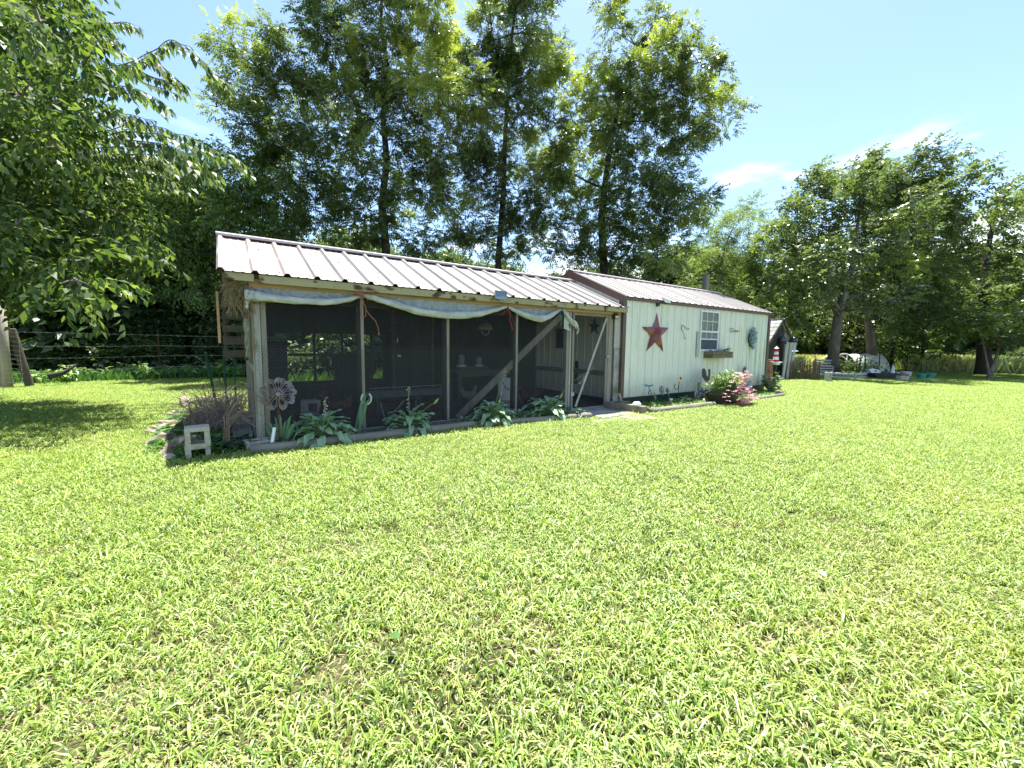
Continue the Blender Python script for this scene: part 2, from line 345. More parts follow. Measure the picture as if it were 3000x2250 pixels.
# rough grass in the flower beds
for i in range(60): pts.append((rg.uniform(5.9, 11.5), rg.uniform(-.72, -.4), .0, rg.uniform(0, 6.3), rg.uniform(.9, 1.5), 5+rg.integers(0, 2)))
for i in range(34): pts.append((rg.uniform(.1, 4.6), rg.uniform(-.55, -.35), .0, rg.uniform(0, 6.3), rg.uniform(.8, 1.4), 5+rg.integers(0, 2)))
scatter('lawn_grass', pts, 'short bright green lawn grass with thin straw patches')
# concrete slab path at the coop door
m_path = pm('path_concrete', (.40, .385, .35), (.30, .285, .25), 9, .95, .35, 40, c3=(.2, .19, .16), c3sc=2.5)
for poly, z in (([(4.74, -.98), (5.60, -.99), (5.62, -.18), (4.76, -.18)], .035), ([(4.34, -1.27), (4.98, -1.34), (5.02, -1.03), (4.42, -.99)], .02), ([(5.04, -1.40), (5.54, -1.50), (5.60, -1.04), (5.06, -1.02)], .03)):
    MB().prism([(x, y, z) for x, y in poly][::-1], (0, 0, -.08)).build('path', m_path, kind='structure', bevel=.008)
MB().prism([(x, y, .012) for x, y in [(-.05, -.55), (4.62, -.74), (4.72, -.2), (-.05, -.2)]][::-1], (0, 0, -.05)).build('planting_bed', m_soil, kind='structure')
MB().prism([(x, y, .012) for x, y in [(5.95, -.85), (11.5, -.95), (12.1, -.2), (5.95, -.2)]][::-1], (0, 0, -.05)).build('planting_bed', m_soil, kind='structure')
MB().prism([(x, y, .02) for x, y in [(-1.1, .35), (-.2, -.2), (-.1, 3), (-.85, 3.2)]][::-1], (0, 0, -.05)).build('planting_bed', m_soil, kind='structure')
# ================================================================== chicken coop
random.seed(11)
m_roofA = pm('oxidised_pink_roof_metal', (.30, .22, .19), (.38, .32, .29), 1.8, .55, 0, st=(1, .35, .35), c3=(.62, .60, .58), c3sc=3, c3t=(.55, .66), spec=.5)
m_roofB = pm('pale_brown_roof_metal', (.265, .245, .23), (.215, .195, .18), 1.2, .52, 0, st=(1, .3, .3), spec=.4, c3=(.35, .32, .30), c3sc=2, c3t=(.5, .75))
m_under = pm('roof_lumber', (.12, .10, .075), (.08, .07, .05), 10, .9, st=(.2, 1, 1))
def rib_profile(w, pitch, hr, wb, wt, first, minor=True):
    pts = [(0, 0)]; x = first
    while x < w-.01:
        pts += [(x-wb/2, 0), (x-wt/2, hr), (x+wt/2, hr), (x+wb/2, 0)]
        if minor:
            for q in (.36, .64):
                xx = x+pitch*q
                if xx < w-.01: pts += [(xx-.014, 0), (xx-.005, .006), (xx+.005, .006), (xx+.014, 0)]
        x += pitch
    pts.append((w, 0)); pts = [p for p in pts if 0 <= p[0] <= w]
    return sorted(set(pts))
def roof_panel(x0, w, e, r, prof, mat, parent, over=0, curl=0):
    """sheet with ribs, eave point e=(y,z) to ridge point r=(y,z)"""
    ny, nz = -(r[1]-e[1]), (r[0]-e[0]); k = math.hypot(ny, nz); ny /= k; nz /= k
    if nz < 0: ny, nz = -ny, -nz
    rows = []
    for s in (0, .33, .66, 1):
        y = e[0]+(r[0]-e[0])*s; z = e[1]+(r[1]-e[1])*s
        rows.append([(x0+px, y+ny*pz, z+nz*pz) for px, pz in prof])
    return MB().grid(rows).build('roof_panel', mat, parent, solid=.0012)
EA, RA, BA = (-.35, 1.93), (1.2177, 2.60), (2.78, 1.93)
coop = thing('chicken_coop', 'long open fronted coop of weathered lumber and screen under a rusty pink ribbed metal roof', 'chicken coop', (0, 0, 0))
for i in range(7):
    x0 = -.34+.9144*i; w = .9144 if i < 6 else .93
    prof = rib_profile(w+.0, .3048, .032, .078, .03, .34-.0 if i == 0 else .34)
    prof = rib_profile(w, .3048, .032, .078, .03, .0352)
    p = roof_panel(x0, w, (EA[0]+U(-.006, .006), EA[1]), RA, prof, m_roofA if i < 1 else m_roofB, coop)
    if i == 0: p['label'] = 'roof panel with pink rusty blotches at the left end'
    roof_panel(x0, w, BA, RA, rib_profile(w, .3048, .032, .078, .03, .0352), m_roofB, coop)
# rib positions above start every panel at the same offset: one rib per foot, first at the world zero
cap = MB()
for sg, (yy, zz) in ((-1, (RA[0]-.13, RA[1]-.018)), (1, (RA[0]+.13, RA[1]-.018))):
    cap.grid([[(x, yy, zz+.0) for x in (-.35, 3, 6.0)], [(x, yy, zz+.028) for x in (-.35, 3, 6.0)], [(x, RA[0], RA[1]+.05) for x in (-.35, 3, 6.0)]])
cap.build('ridge_cap', pm('ridge_metal', (.50, .44, .44), (.42, .37, .37), 2, .4, c3=(.3, .45, .5), c3sc=1.2, c3t=(.72, .8)), coop, solid=.002)
sc_ = MB()
for i in range(19):
    for s in (.06, .35, .64, .92):
        for dx in ((.06, -.06) if i % 3 else (.06,)):
            y = EA[0]+(RA[0]-EA[0])*s; z = EA[1]+(RA[1]-EA[1])*s; x = i*.3048+dx+U(-.01, .01)
            sc_.lathe([(.008, 0), (.008, .003), (.004, .007)], (x, y-.001, z+.003), 5)
sc_.build('screw', m_rust, coop, kind='stuff')
# boards under the roof edge
def board(name, p0, p1, mat, parent=coop, label=None, bev=.003, j=.0): return MB().box(p0, p1, j).build(name, mat, parent, bevel=bev, label=label)
board('fascia_board', (-.27, -.325, 1.845), (-.012, -.287, 1.925), m_fascia)
board('fascia_board', (.035, -.33, 1.835), (3.0, -.292, 1.922), m_fascia)
board('fascia_board', (3.003, -.33, 1.838), (6.02, -.292, 1.922), m_fascia)
# wavy edged header
def wavy(x0, x1, y0, y1, z0, z1, a, nm='header_board', mat=m_header):
    n_ = int((x1-x0)/.08); P = []
    for i in range(n_+1):
        x = x0+(x1-x0)*i/n_; q = a*(math.sin(x*3.1)+.6*math.sin(x*7.7+1)); P.append([(x, y0, z1), (x, y0-.004, (z0+z1)/2+q), (x, y0, z0), (x, y1, z0), (x, y1, z1)])
    m = MB(); m.grid([[r[k] for r in P] for k in range(5)]+[[r[0] for r in P]]); return m.build(nm, mat, coop)
wavy(-.06, 2.6, -.245, -.205, 1.80, 1.885, .008); wavy(2.605, 5.9, -.245, -.205, 1.79, 1.88, .006)
# rafters and lath under the roof
for i in range(8):
    x = -.27+i*.86
    for a, b in ((EA, RA), (BA, RA)):
        MB().bar((x, a[0]+.03 if a is EA else a[0]-.03, a[1]-.065), (x, b[0], b[1]-.065), .04, .09).build('rafter', m_under, coop)
for s in (.12, .45, .78): MB().bar((-.3, EA[0]+(RA[0]-EA[0])*s, EA[1]+(RA[1]-EA[1])*s-.05), (5.95, EA[0]+(RA[0]-EA[0])*s, EA[1]+(RA[1]-EA[1])*s-.05), .07, .02).build('purlin', m_under, coop)
# posts of the front
board('corner_post', (-.05, -.20, .02), (.035, -.115, 1.80), m_wood)
board('corner_stud', (.038, -.19, .1), (.092, -.105, 1.80), m_wood)
board('batten', (-.028, -.212, .1), (.032, -.2005, 1.62), pm('pale_batten', (.36, .36, .32), (.27, .27, .23), 18, .85, .3, st=(1, 1, .2)))
for x, z0 in ((1.118, .09), (2.312, .09), (3.52, .10)):
    board('post', (x, -.20, z0), (x+.04, -.112, 1.80), m_wood); board('post_back', (x-.036, -.185, z0), (x-.001, -.098, 1.80), m_dark)
board('door_post', (4.60, -.20, .10), (4.66, -.11, 1.80), m_wood); board('door_post', (4.668, -.205, .10), (4.705, -.12, 1.80), m_grey)
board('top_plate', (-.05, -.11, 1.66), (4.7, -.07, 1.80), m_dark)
MB().bar((2.50, -.155, .10), (4.50, -.155, 1.72), .038, .105, (0, 0, 1)).build('diagonal_brace', m_wood, coop, bevel=.003)
board('door_jamb', (5.66, -.20, .0), (5.715, -.11, 1.86), m_wood); board('door_jamb', (5.72, -.19, .0), (5.775, -.10, 1.86), m_wood)
board('door_head', (4.70, -.20, 1.802), (5.78, -.12, 1.86), m_woodx)
m_osb = pm('mossy_strand_board', (.42, .41, .38), (.26, .25, .22), 9, .9, .4, 26, c3=(.14, .15, .06), c3sc=1.6, c3t=(.5, .62))
board('wall_board', (5.81, -.215, 1.16), (5.985, -.19, 1.86), m_grey, label='pale weathered upper board'); board('wall_board', (5.825, -.21, .0), (5.975, -.185, 1.155), m_osb, label='mossy lower board')
# base boards
m_base = pm('green_grey_sill', (.10, .125, .09), (.15, .15, .11), 8, .9, .3, st=(.3, 1, 1), c3=(.3, .28, .24), c3sc=4, c3t=(.62, .7))
board('sill_board', (-.05, -.205, .0), (2.30, -.165, .085), m_base); board('sill_board', (2.304, -.205, .0), (4.70, -.165, .085), m_base)
board('sill_cap', (.04, -.212, .087), (2.3, -.15, .097), m_wood); board('sill_cap', (2.31, -.212, .087), (4.6, -.15, .097), m_wood)
# screen, fine mesh as sheets, and chicken wire
m_scr, t = _nt('fine_dark_screen'); n = t.nodes.new; l = t.links.new
o_ = n('ShaderNodeOutputMaterial'); d_ = n('ShaderNodeBsdfDiffuse'); d_.inputs[0].default_value = (.045, .047, .052, 1); tr_ = n('ShaderNodeBsdfTransparent'); x_ = n('ShaderNodeMixShader')
tc_ = n('ShaderNodeTexCoord'); zz_ = n('ShaderNodeTexNoise'); zz_.inputs['Scale'].default_value = 3; l(tc_.outputs['Object'], zz_.inputs['Vector'])
mr_ = n('ShaderNodeMapRange'); mr_.inputs['To Min'].default_value = .30; mr_.inputs['To Max'].default_value = .44; l(zz_.outputs[0], mr_.inputs[0]); l(mr_.outputs[0], x_.inputs[0])
l(tr_.outputs[0], x_.inputs[1]); l(d_.outputs[0], x_.inputs[2]); l(x_.outputs[0], o_.inputs[0])
for a, b in ((.09, 1.12), (1.16, 2.31), (2.355, 3.52), (3.56, 4.60)):
    MB().grid([[(x, -.1985+.003*math.sin(x*9), z) for x in np.linspace(a, b, 5)] for z in (.1, .9, 1.79)][::-1]).build('screen', m_scr, coop)
def hexwire(x0, x1, z0, z1, y, a=.034, h=.026, w=.0011):
    segs = []; r = 0; z = z0
    m = MB()
    def rib(p, q):
        dx, dz = q[0]-p[0], q[1]-p[1]; k = math.hypot(dx, dz); nx, nz_ = -dz/k*w, dx/k*w
        m.add([(p[0]-nx, y, p[1]-nz_), (q[0]-nx, y, q[1]-nz_), (q[0]+nx, y, q[1]+nz_), (p[0]+nx, y, p[1]+nz_)], [(0, 1, 2, 3)])
    while z < z1-h:
        x = x0+(a if r % 2 else 0)*.5
        while x < x1-a:
            rib((x, z), (x+a/2, z+h*.35)); rib((x+a/2, z+h*.35), (x+a, z)); rib((x+a/2, z+h*.35), (x+a/2, z+h)); x += a
        z += h; r += 1
    rib((x0, z1), (x1, z1)); return m
hexwire(-.02, 4.6, .10, 1.155, -.2165).build('chicken_wire', pm('dull_wire', (.10, .10, .105), (.075, .075, .075), 20, .7, metal=.2), coop, kind='stuff')
# door
door = MB()
dr = MB().box((4.74, -.196, .02), (4.785, -.165, 1.80)).box((5.60, -.196, .02), (5.655, -.165, 1.80)).box((4.785, -.195, 1.74), (5.60, -.166, 1.80)).box((4.785, -.195, .02), (5.60, -.166, .07)).build('door', m_wood, coop, bevel=.002)
MB().bar((4.85, -.2005, .10), (5.585, -.2005, 1.72), .01, .045).build('door_brace', m_grey, dr)
MB().grid([[(4.785, -.185, z), (5.6, -.185, z)] for z in (1.74, .07)]).build('screen', m_scr, dr)
MB().box((5.60, -.225, .985), (5.70, -.2, 1.025)).tube([(5.66, -.235, 1.03), (5.69, -.24, 1.06), (5.71, -.235, 1.02), (5.69, -.24, .96)], .006, 5).build('latch', m_galv, dr)
for z in (.3, 1.5): MB().box((4.72, -.215, z), (4.80, -.206, z+.07)).build('hinge', m_galv, dr)
# left side wall, back wall
for y in (.55, 1.25, 1.95): board('side_post', (-.055, y, .02), (-.015, y+.09, 1.85+(.25 if 1 < y < 1.5 else .15)), m_wood)
board('side_rail', (-.052, -.11, 1.72), (-.018, 2.5, 1.81), m_wood); board('side_rail', (-.052, -.11, .86), (-.018, 2.5, .93), m_wood); board('side_sill', (-.06, -.11, .0), (-.012, 2.5, .1), m_base)
MB().grid([[(-.036, y, z) for y in (-.1, 2.5)] for z in (.1, 1.8)]).build('screen', m_scr, coop)
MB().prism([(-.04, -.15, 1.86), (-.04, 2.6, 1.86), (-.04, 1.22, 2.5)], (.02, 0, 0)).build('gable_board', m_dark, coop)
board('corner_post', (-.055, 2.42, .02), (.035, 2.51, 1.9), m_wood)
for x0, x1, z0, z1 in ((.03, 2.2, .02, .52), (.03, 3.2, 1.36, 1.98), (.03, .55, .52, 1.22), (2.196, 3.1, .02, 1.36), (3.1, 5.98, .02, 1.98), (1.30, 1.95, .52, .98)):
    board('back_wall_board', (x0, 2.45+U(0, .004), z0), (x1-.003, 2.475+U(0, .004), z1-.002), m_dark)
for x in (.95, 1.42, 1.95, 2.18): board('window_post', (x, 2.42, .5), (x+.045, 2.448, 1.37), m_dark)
board('window_rail', (.55, 2.40, .96), (2.2, 2.419, 1.01), m_dark)
board('inner_post', (2.24, 2.0, .1), (2.30, 2.06, 1.9), m_under); board('inner_post', (3.02, 2.0, .1), (3.08, 2.06, 1.9), m_under)
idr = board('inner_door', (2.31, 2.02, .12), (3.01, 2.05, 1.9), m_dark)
MB().box((2.33, 2.0, 1.22), (2.35, 2.015, 1.30)).build('bolt', m_white, idr); MB().box((2.34, 2.0, .95), (2.40, 2.012, .99)).build('handle', m_white, idr)
# things inside the coop
MB().prism([(0, -.17, .03), (5.98, -.17, .03), (5.98, 2.45, .03), (0, 2.45, .03)][::-1], (0, 0, -.05)).build('coop_floor', pm('coop_dirt', (.11, .085, .06), (.17, .13, .09), 22, .95, .6, 30), kind='structure')
tr = thing('feed_trough', 'long galvanised feed trough with wire rack behind the second coop bay', 'feed trough', (2.15, .9, 0))
MB().prism([(1.50, .82, .44), (1.50, .86, .34), (1.50, .98, .34), (1.50, 1.02, .44)], (1.34, 0, 0)).build('trough', m_galv, tr)
wr = MB()
for i in range(28): wr.bar((1.52+i*.0485, .82, .44), (1.52+i*.0485, .86, .50), .004, .004)
wr.bar((1.5, .86, .50), (2.84, .86, .50), .008, .008).build('wire_rack', m_galv, tr)
for x in (1.6, 2.75): MB().box((x, .85, .03), (x+.04, .98, .338)).build('leg', m_under, tr)
m_inw = pm('dim_table_wood', (.15, .135, .11), (.10, .09, .07), 10, .9); tb = thing('work_table', 'low rough wooden table at the back of the coop', 'table', (4.0, 1.6, 0))  # weathered wood tones darkened so the furniture looks dim inside the coop
board('table_top', (3.30, 1.45, .66), (4.75, 2.05, .70), m_inw, tb); board('apron', (3.33, 1.44, .57), (4.7, 1.465, .66), m_inw, tb)
for x in (3.36, 4.6):
    for y in (1.48, 1.95): board('leg', (x, y, .03), (x+.08, y+.07, .657), m_inw, tb)
board('shelf_block', (3.45, 1.6, .70), (4.1, 1.8, .76), m_inw, tb)
m_jug = pm('cloudy_plastic', (.28, .31, .31), (.22, .25, .25), 4, .5)
for i, (x, lb, h) in enumerate(((3.52, 'tall cloudy white poultry waterer on the coop table, left one', .22), (3.92, 'cloudy green white poultry waterer on the coop table, right one', .17))):
    j = thing('waterer', lb, 'waterer', (x, 1.68, .76)); MB().lathe([(.055, .015), (.06, .03), (.057, h), (.04, h+.02)], (x, 1.68, .76), 12).build('jar', m_jug, j, smooth=True)
    MB().lathe([(.09, 0), (.095, .03), (.085, .03), (.08, .012)], (x, 1.68, .76), 14).build('tray', m_white, j)
bk = thing('bucket', 'white plastic bucket with black handle behind the diagonal brace', 'bucket', (3.80, .5, .03))
cb = Vector((3.80, .5, .25))
MB().lathe([(.125, 0), (.155, .36), (.165, .36), (.165, .385), (.15, .385), (.12, .02)], (3.8, .5, .22), 20).build('pail', m_white, bk, smooth=False)
MB().tube([(3.8+.165*math.cos(a), .33-.0*a, .55-.13*math.sin(a)) for a in np.linspace(0, PI, 12)], .008, 5).build('handle', m_black, bk)
MB().lathe([(.15, 0), (.16, .19)], (3.8, .5, .03), 12).build('stand', m_conc, bk)
hl = thing('heat_lamp', 'domed brooder lamp hanging over the coop table', 'lamp', (4.02, 1.6, 1.5))
MB().lathe([(.15, .0), (.155, .005), (.14, .05), (.09, .12), (.03, .15), (.02, .19)], (4.02, 1.6, 1.50), 20).build('shade', pm('dull_aluminium', (.5, .47, .38), (.4, .38, .3), 8, .5, metal=.3), hl, smooth=True)
MB().tube([(4.02+.09*math.cos(a), 1.6, 1.50-.11*math.sin(a)) for a in np.linspace(0, PI, 10)], .006, 5).build('wire_guard', m_white, hl)
MB().tube([(4.02, 1.6, 1.69), (4.02, 1.6, 2.35)], .004, 4).build('cord', m_black, hl)
def cinder(name, label, loc, rz, upright=True, mat=m_conc, notch=False):
    o = thing(name, label, 'cinder block', loc); o.rotation_euler = (0, 0, rz)
    m = MB(); Lh, w, d, tw = .39, .20, .19, .045
    # frame of walls round two cells; long axis up when upright
    parts = [((-w/2, -d/2, 0), (w/2, d/2, .042)), ((-w/2, -d/2, .172), (w/2, d/2, .222)), ((-w/2, -d/2, .350), (w/2, d/2, Lh)), ((-w/2, -d/2, .042), (-w/2+tw, d/2, .172)), ((w/2-tw, -d/2, .042), (w/2, d/2, .172)), ((-w/2, -d/2, .222), (-w/2+tw, d/2, .350)), ((w/2-tw, -d/2, .222), (w/2, d/2, .350))]
    for a, b in parts:
        if not upright: a, b = (a[2]-Lh/2, a[0], a[1]+d/2), (b[2]-Lh/2, b[0], b[1]+d/2)
        m.box(a, b)
    bm = bmesh.new(); me = bpy.data.meshes.new('block_shell'); me.from_pydata(m.v, [], m.f); bm.from_mesh(me); bmesh.ops.remove_doubles(bm, verts=bm.verts, dist=.0005)
    # drop faces shared by two neighbouring walls
    seen = {}
    for f in bm.faces: seen.setdefault(tuple(round(c, 3) for c in f.calc_center_median()), []).append(f)
    kill = [f for g in seen.values() if len(g) > 1 for f in g]; bmesh.ops.delete(bm, geom=kill, context='FACES')
    bm.to_mesh(me); bm.free(); me.materials.append(mat); b = bpy.data.objects.new('shell', me); C.objects.link(b); b.parent = o
    bv = b.modifiers.new('bevel', 'BEVEL'); bv.width = .006; bv.segments = 2
    return o
cinder('cinder_block', 'grey cinder block standing inside the coop behind the first screen bay', (.62, .55, .03), .15, mat=pm('shaded_block', (.36, .345, .31), (.28, .27, .24), 12, .9, .3, 40))  # darker copy of the concrete, coop shade put into its colour
# hens
def hen(label, loc, rz, s, mat, comb=True):
    o = thing('hen', label, 'hen', loc, 'hens in the coop'); o.rotation_euler = (0, 0, rz)
    V = [(-.16, 0, .27), (-.12, 0, .21), (-.05, 0, .17), (.04, 0, .17), (.09, 0, .22), (.115, 0, .28), (.125, 0, .325), (.15, 0, .33)]
    R = [.012, .05, .085, .08, .05, .032, .03, .012]
    me = bpy.data.meshes.new('body'); me.from_pydata([tuple(c*s for c in v) for v in V], [(i, i+1) for i in range(len(V)-1)], []); me.materials.append(mat)
    b = bpy.data.objects.new('body', me); C.objects.link(b); b.parent = o; b.modifiers.new('skin', 'SKIN')
    for k, sv in enumerate(me.skin_vertices[0].data): sv.radius = (R[k]*s*.85, R[k]*s); sv.use_root = (k == 2)
    ss = b.modifiers.new('sub', 'SUBSURF'); ss.levels = 2; ss.render_levels = 2
    MB().prism([(-.18*s, -.004, .34*s), (-.20*s, -.004, .26*s), (-.13*s, -.004, .16*s), (-.10*s, -.004, .26*s)], (0, .02, 0)).build('tail', mat, o, base=(0, 0, 0)).parent = o
    q = MB()
    for sy in (-.03, .03):
        q.tube([(0, sy*s, .12*s), (.01*s, sy*s, .05*s), (0, sy*s, .005)], .008*s, 5)
        for a in (-.5, 0, .5): q.tube([(0, sy*s, .008), (.04*s*math.cos(a), sy*s+.04*s*math.sin(a), .003)], .005*s, 4)
    q.build('legs', pm('hen_leg', (.4, .3, .1), None, 5, .6), o, base=(0, 0, 0))
    MB().prism([(.10*s, -.004, .345*s), (.105*s, -.004, .38*s), (.12*s, -.004, .36*s), (.13*s, -.004, .385*s), (.145*s, -.004, .355*s), (.15*s, -.004, .335*s)], (0, .008, 0)).build('comb', pm('comb_red', (.22, .03, .03), None, 5, .6), o, base=(0, 0, 0))
    q = MB(); q.lathe([(.009*s, 0), (.001, .03*s)], (0, 0, 0), 5); q.v = [(.155*s+z, y, .325*s-x*.5) for x, y, z in q.v]; q.build('beak', pm('beak_horn', (.5, .4, .2), None, 5, .5), o, base=(0, 0, 0))
    for ch in o.children:
        if ch.type == 'MESH': ch.location = (0, 0, 0)
    return o
red = pm('red_brown_feathers', (.085, .028, .018), (.05, .016, .012), 30, .9, .5, 60); blk = pm('black_feathers', (.012, .014, .03), (.02, .02, .03), 30, .7, .4)
hen('rusty orange hen beside the cinder block in the coop', (.98, .75, .03), 2.6, 1.25, pm('orange_feathers', (.16, .065, .03), (.09, .04, .02), 30, .9, .5, 60))
hen('black hen low in the first coop bay', (.85, .25, .03), .4, 1.0, blk)
hen('dark red hen by the third coop post', (2.15, .1, .03), 3.3, 1.15, red)
hen('dark red hen in the bay left of the door', (4.15, .25, .03), 2.9, 1.2, red)
hen('pale buff hen under the work table', (3.45, 1.2, .03), .2, 1.15, pm('buff_feathers', (.36, .30, .22), (.26, .2, .14), 30, .9, .5, 60))
# litter: straw stuff on the coop floor
q = MB()
for i in range(420):
    x, y = U(.1, 5.6), U(-.1, 2.2); a = U(0, 6.3); k = U(.04, .13); q.bar((x, y, .035+U(0, .03)), (x+k*math.cos(a), y+k*math.sin(a), .035+U(0, .05)), .004, .003)
tag(q.build('litter', pm('litter_straw', (.34, .25, .15), (.2, .14, .08), 9, .9)), 'loose straw and twigs littering the coop floor', kind='stuff')
for a, b, lb in (((1.55, .2, .03), (1.48, .25, .36), 'leaning grey stick left in the second coop bay'), ((1.58, .22, .12), (1.85, .3, .36), 'slanting grey stick crossing the leaning one in the second bay'), ((2.05, .35, .03), (2.05, .35, .34), 'upright grey stick under the feed trough'), ((4.05, .3, .03), (3.98, .35, .32), 'grey stick beside the hen near the door')):
    tag(MB().bar(a, b, .02, .02).build('stick', m_wood, base=a), lb, 'stick')
# straw nest stuffed in the roof corner
q = MB(); random.seed(5)
cN = Vector((-.13, -.18, 1.72))
for i in range(520):
    p = cN+Vector((U(-.13, .13), U(-.10, .10), U(-.13, .13)*1.0)); a = U(0, 6.3); el_ = U(-1.2, .6); k = U(.05, .16)
    d = Vector((math.cos(a)*math.cos(el_), math.sin(a)*math.cos(el_), math.sin(el_)))*k; q.tube([p, p+d*.5+Vector((0, 0, -.01)), p+d+Vector((0, 0, -.05))], .0022, 3, False)
for i in range(90):
    p = Vector((-.06+U(-.05, .05), -.20+U(-.04, .04), 1.62-U(0, .45))); q.tube([p, p+Vector((U(-.04, .04), U(-.03, .03), -U(.05, .14)))], .002, 3, False)
tag(q.build('straw_nest', pm('nest_straw', (.30, .23, .13), (.18, .13, .07), 14, .95)), 'shaggy bird nest of dry grass under the left roof corner', 'nest')
# pallet boards leaning on the left side
pl = thing('wood_pallet', 'grey slatted pallet hung on the left end of the coop', 'pallet', (-.2, .9, .9))
for x in (-.30, -.09): board('runner', (x-.02, .85, .95), (x+.02, .93, 1.75), m_under, pl)
for i in range(5): board('slat', (-.33, .80+U(-.004, .004), 1.0+i*.16), (-.05, .83, 1.09+i*.16), m_under, pl)
board('edge_board', (-.36, -.1, 1.18), (-.335, .0, 1.74), m_header, pl)
q = MB()
for k in range(2): q.tube([(-.10+.012*math.sin(t_*2.6+k*PI), -.22+.012*math.cos(t_*2.6+k*PI), 1.45-.42*t_/3) for t_ in np.linspace(0, 3, 26)], [.02-.008*t_/3 for t_ in np.linspace(0, 3, 26)], 6)
tag(q.build('faded_rope', pm('faded_cloth_rope', (.25, .26, .19), (.15, .15, .10), 20, .95, .4), smooth=True), 'faded twisted rope hanging at the left coop corner', 'rope')
# ================================================================== tarp rolled up under the eave, twine
random.seed(21)
m_tarp = pm('old_white_tarp', (.54, .55, .51), (.34, .355, .33), 7, .5, 1.0, 11, c3=(.34, .36, .24), c3sc=6, c3t=(.58, .72), spec=.4)
m_tarpf = pm('grey_tarp_film', (.24, .27, .31), (.34, .38, .41), 12, .4, .8, 14, st=(1, 1, .6), spec=.4)
tp = thing('rolled_tarp', 'greyish white plastic tarp rolled up in swags across the coop front', 'tarp', (2, -.24, 1.6))
YT = -.262
def swag(pts, rad, seed):
    r_ = random.Random(seed); P = [ay(x, y, YT) for x, y in pts]; Q = []; R = []
    for i in range(len(P)-1):
        for k in range(9):
            t_ = k/9; a = P[max(i-1, 0)]; b = P[i]; c = P[i+1]; d = P[min(i+2, len(P)-1)]
            Q.append(.5*((2*b)+(c-a)*t_+(2*a-5*b+4*c-d)*t_*t_+(3*b-a-3*c+d)*t_**3)); R.append(rad[i]*(1-t_)+rad[i+1]*t_)
    Q.append(P[-1]); R.append(rad[-1]); m = MB(); n_ = 18; k0 = 0
    tw = r_.uniform(0, 6)
    for i, p in enumerate(Q):
        for j in range(n_):
            a = 2*PI*j/n_; w = 1+.10*math.sin(3*a+i*.22+tw)+.10*math.sin(5*a-i*.37)+.07*math.sin(2*a+i*.9)+r_.uniform(-.05, .05)
            m.v.append((p.x, p.y-.0+R[i]*w*math.cos(a)*.75, p.z+R[i]*w*math.sin(a)))
    for i in range(len(Q)-1):
        for j in range(n_): a = i*n_+j; b = i*n_+(j+1) % n_; m.f.append((a, b, b+n_, a+n_))
    m.f.append(tuple(range(n_))); m.f.append(tuple(range((len(Q)-1)*n_, len(Q)*n_))[::-1])
    return m, Q
q, Q1 = swag([(716, 862), (735, 866), (800, 874), (870, 880), (960, 885), (1020, 877), (1056, 868)], [.05, .062, .04, .037, .036, .032, .014], 1); q.build('roll', m_tarp, tp, smooth=True)
q, Q2 = swag([(1062, 866), (1090, 872), (1150, 890), (1230, 912), (1320, 923), (1400, 920), (1450, 908), (1486, 898)], [.014, .034, .042, .046, .050, .046, .034, .015], 2); q.build('roll', m_tarp, tp, smooth=True)
q, Q3 = swag([(1489, 899), (1510, 910), (1550, 926), (1590, 933), (1620, 921), (1645, 905)], [.015, .036, .050, .052, .042, .016], 3); q.build('roll', m_tarp, tp, smooth=True)
q, Q4 = swag([(1648, 905), (1657, 920), (1672, 940), (1687, 952), (1693, 966), (1690, 978)], [.018, .045, .055, .050, .04, .02], 4); q.build('roll', m_tarp, tp, smooth=True)
MB().prism([ay(x, y, YT+.01) for x, y in ((717, 880), (716, 895), (722, 905), (728, 902), (727, 890), (733, 880))], (0, -.012, 0)).build('torn_corner', m_tarp, tp)
for Q, (xa, xb) in ((Q1, (725, 1058)), (Q2, (1066, 1486)), (Q3, (1489, 1645))):
    P = []
    for i in range(0, len(Q), 1):
        top = 1.80
        P.append([(Q[i].x, -.228-.012*math.sin(i*1.9+z*5)*(1 if 0 < z < 1 else 0)-U(0, .006), Q[i].z+(top-Q[i].z)*z) for z in (0, .25, .5, .75, 1)])
    MB().grid(P).build('film', m_tarpf, tp, smooth=False)
MB().grid([[(4.50+.05*u, -.235-.03*u*(v % 2), 1.82-.11*v-.02*u) for u in range(3)] for v in range(4)]).build('film_end', m_tarp, tp, smooth=True)
m_tw = pm('orange_twine', (.28, .13, .085), (.3, .1, .06), 30, .9)
m_rt = pm('red_twine', (.35, .07, .06), (.25, .05, .04), 30, .9); m_gt = pm('green_twine', (.10, .28, .26), (.12, .22, .2), 30, .9)
q = MB(); Yt = -.315
q.tube([ay(x, y, Yt) for x, y in ((1052, 858), (1060, 880), (1072, 900), (1072, 925), (1064, 932), (1057, 922), (1060, 900), (1066, 880))], .006, 5)
q.tube([ay(x, y, Yt) for x, y in ((1070, 905), (1085, 925), (1100, 940), (1108, 960), (1110, 978))], .006, 5); q.blob(ay(1110, 978, Yt), (.012, .012, .02), 6, 4)
for i in range(9):
    a = U(0, 6); q.tube([ay(1045+U(-8, 25), 850+U(-3, 6), Yt), ay(1060+U(-8, 8), 862+U(-8, 8), Yt-.01), ay(1070+U(-25, 20), 870+U(-4, 12), Yt)], .004, 4)
tag(q.build('baling_twine', m_tw, base=ay(1060, 868, Yt)), 'orange twine looped and knotted round the tarp at the second post', 'twine')
q = MB(); q.tube([ay(x, y, Yt) for x, y in ((1488, 890), (1487, 905), (1495, 920), (1493, 935), (1499, 955), (1502, 968))], .006, 5)
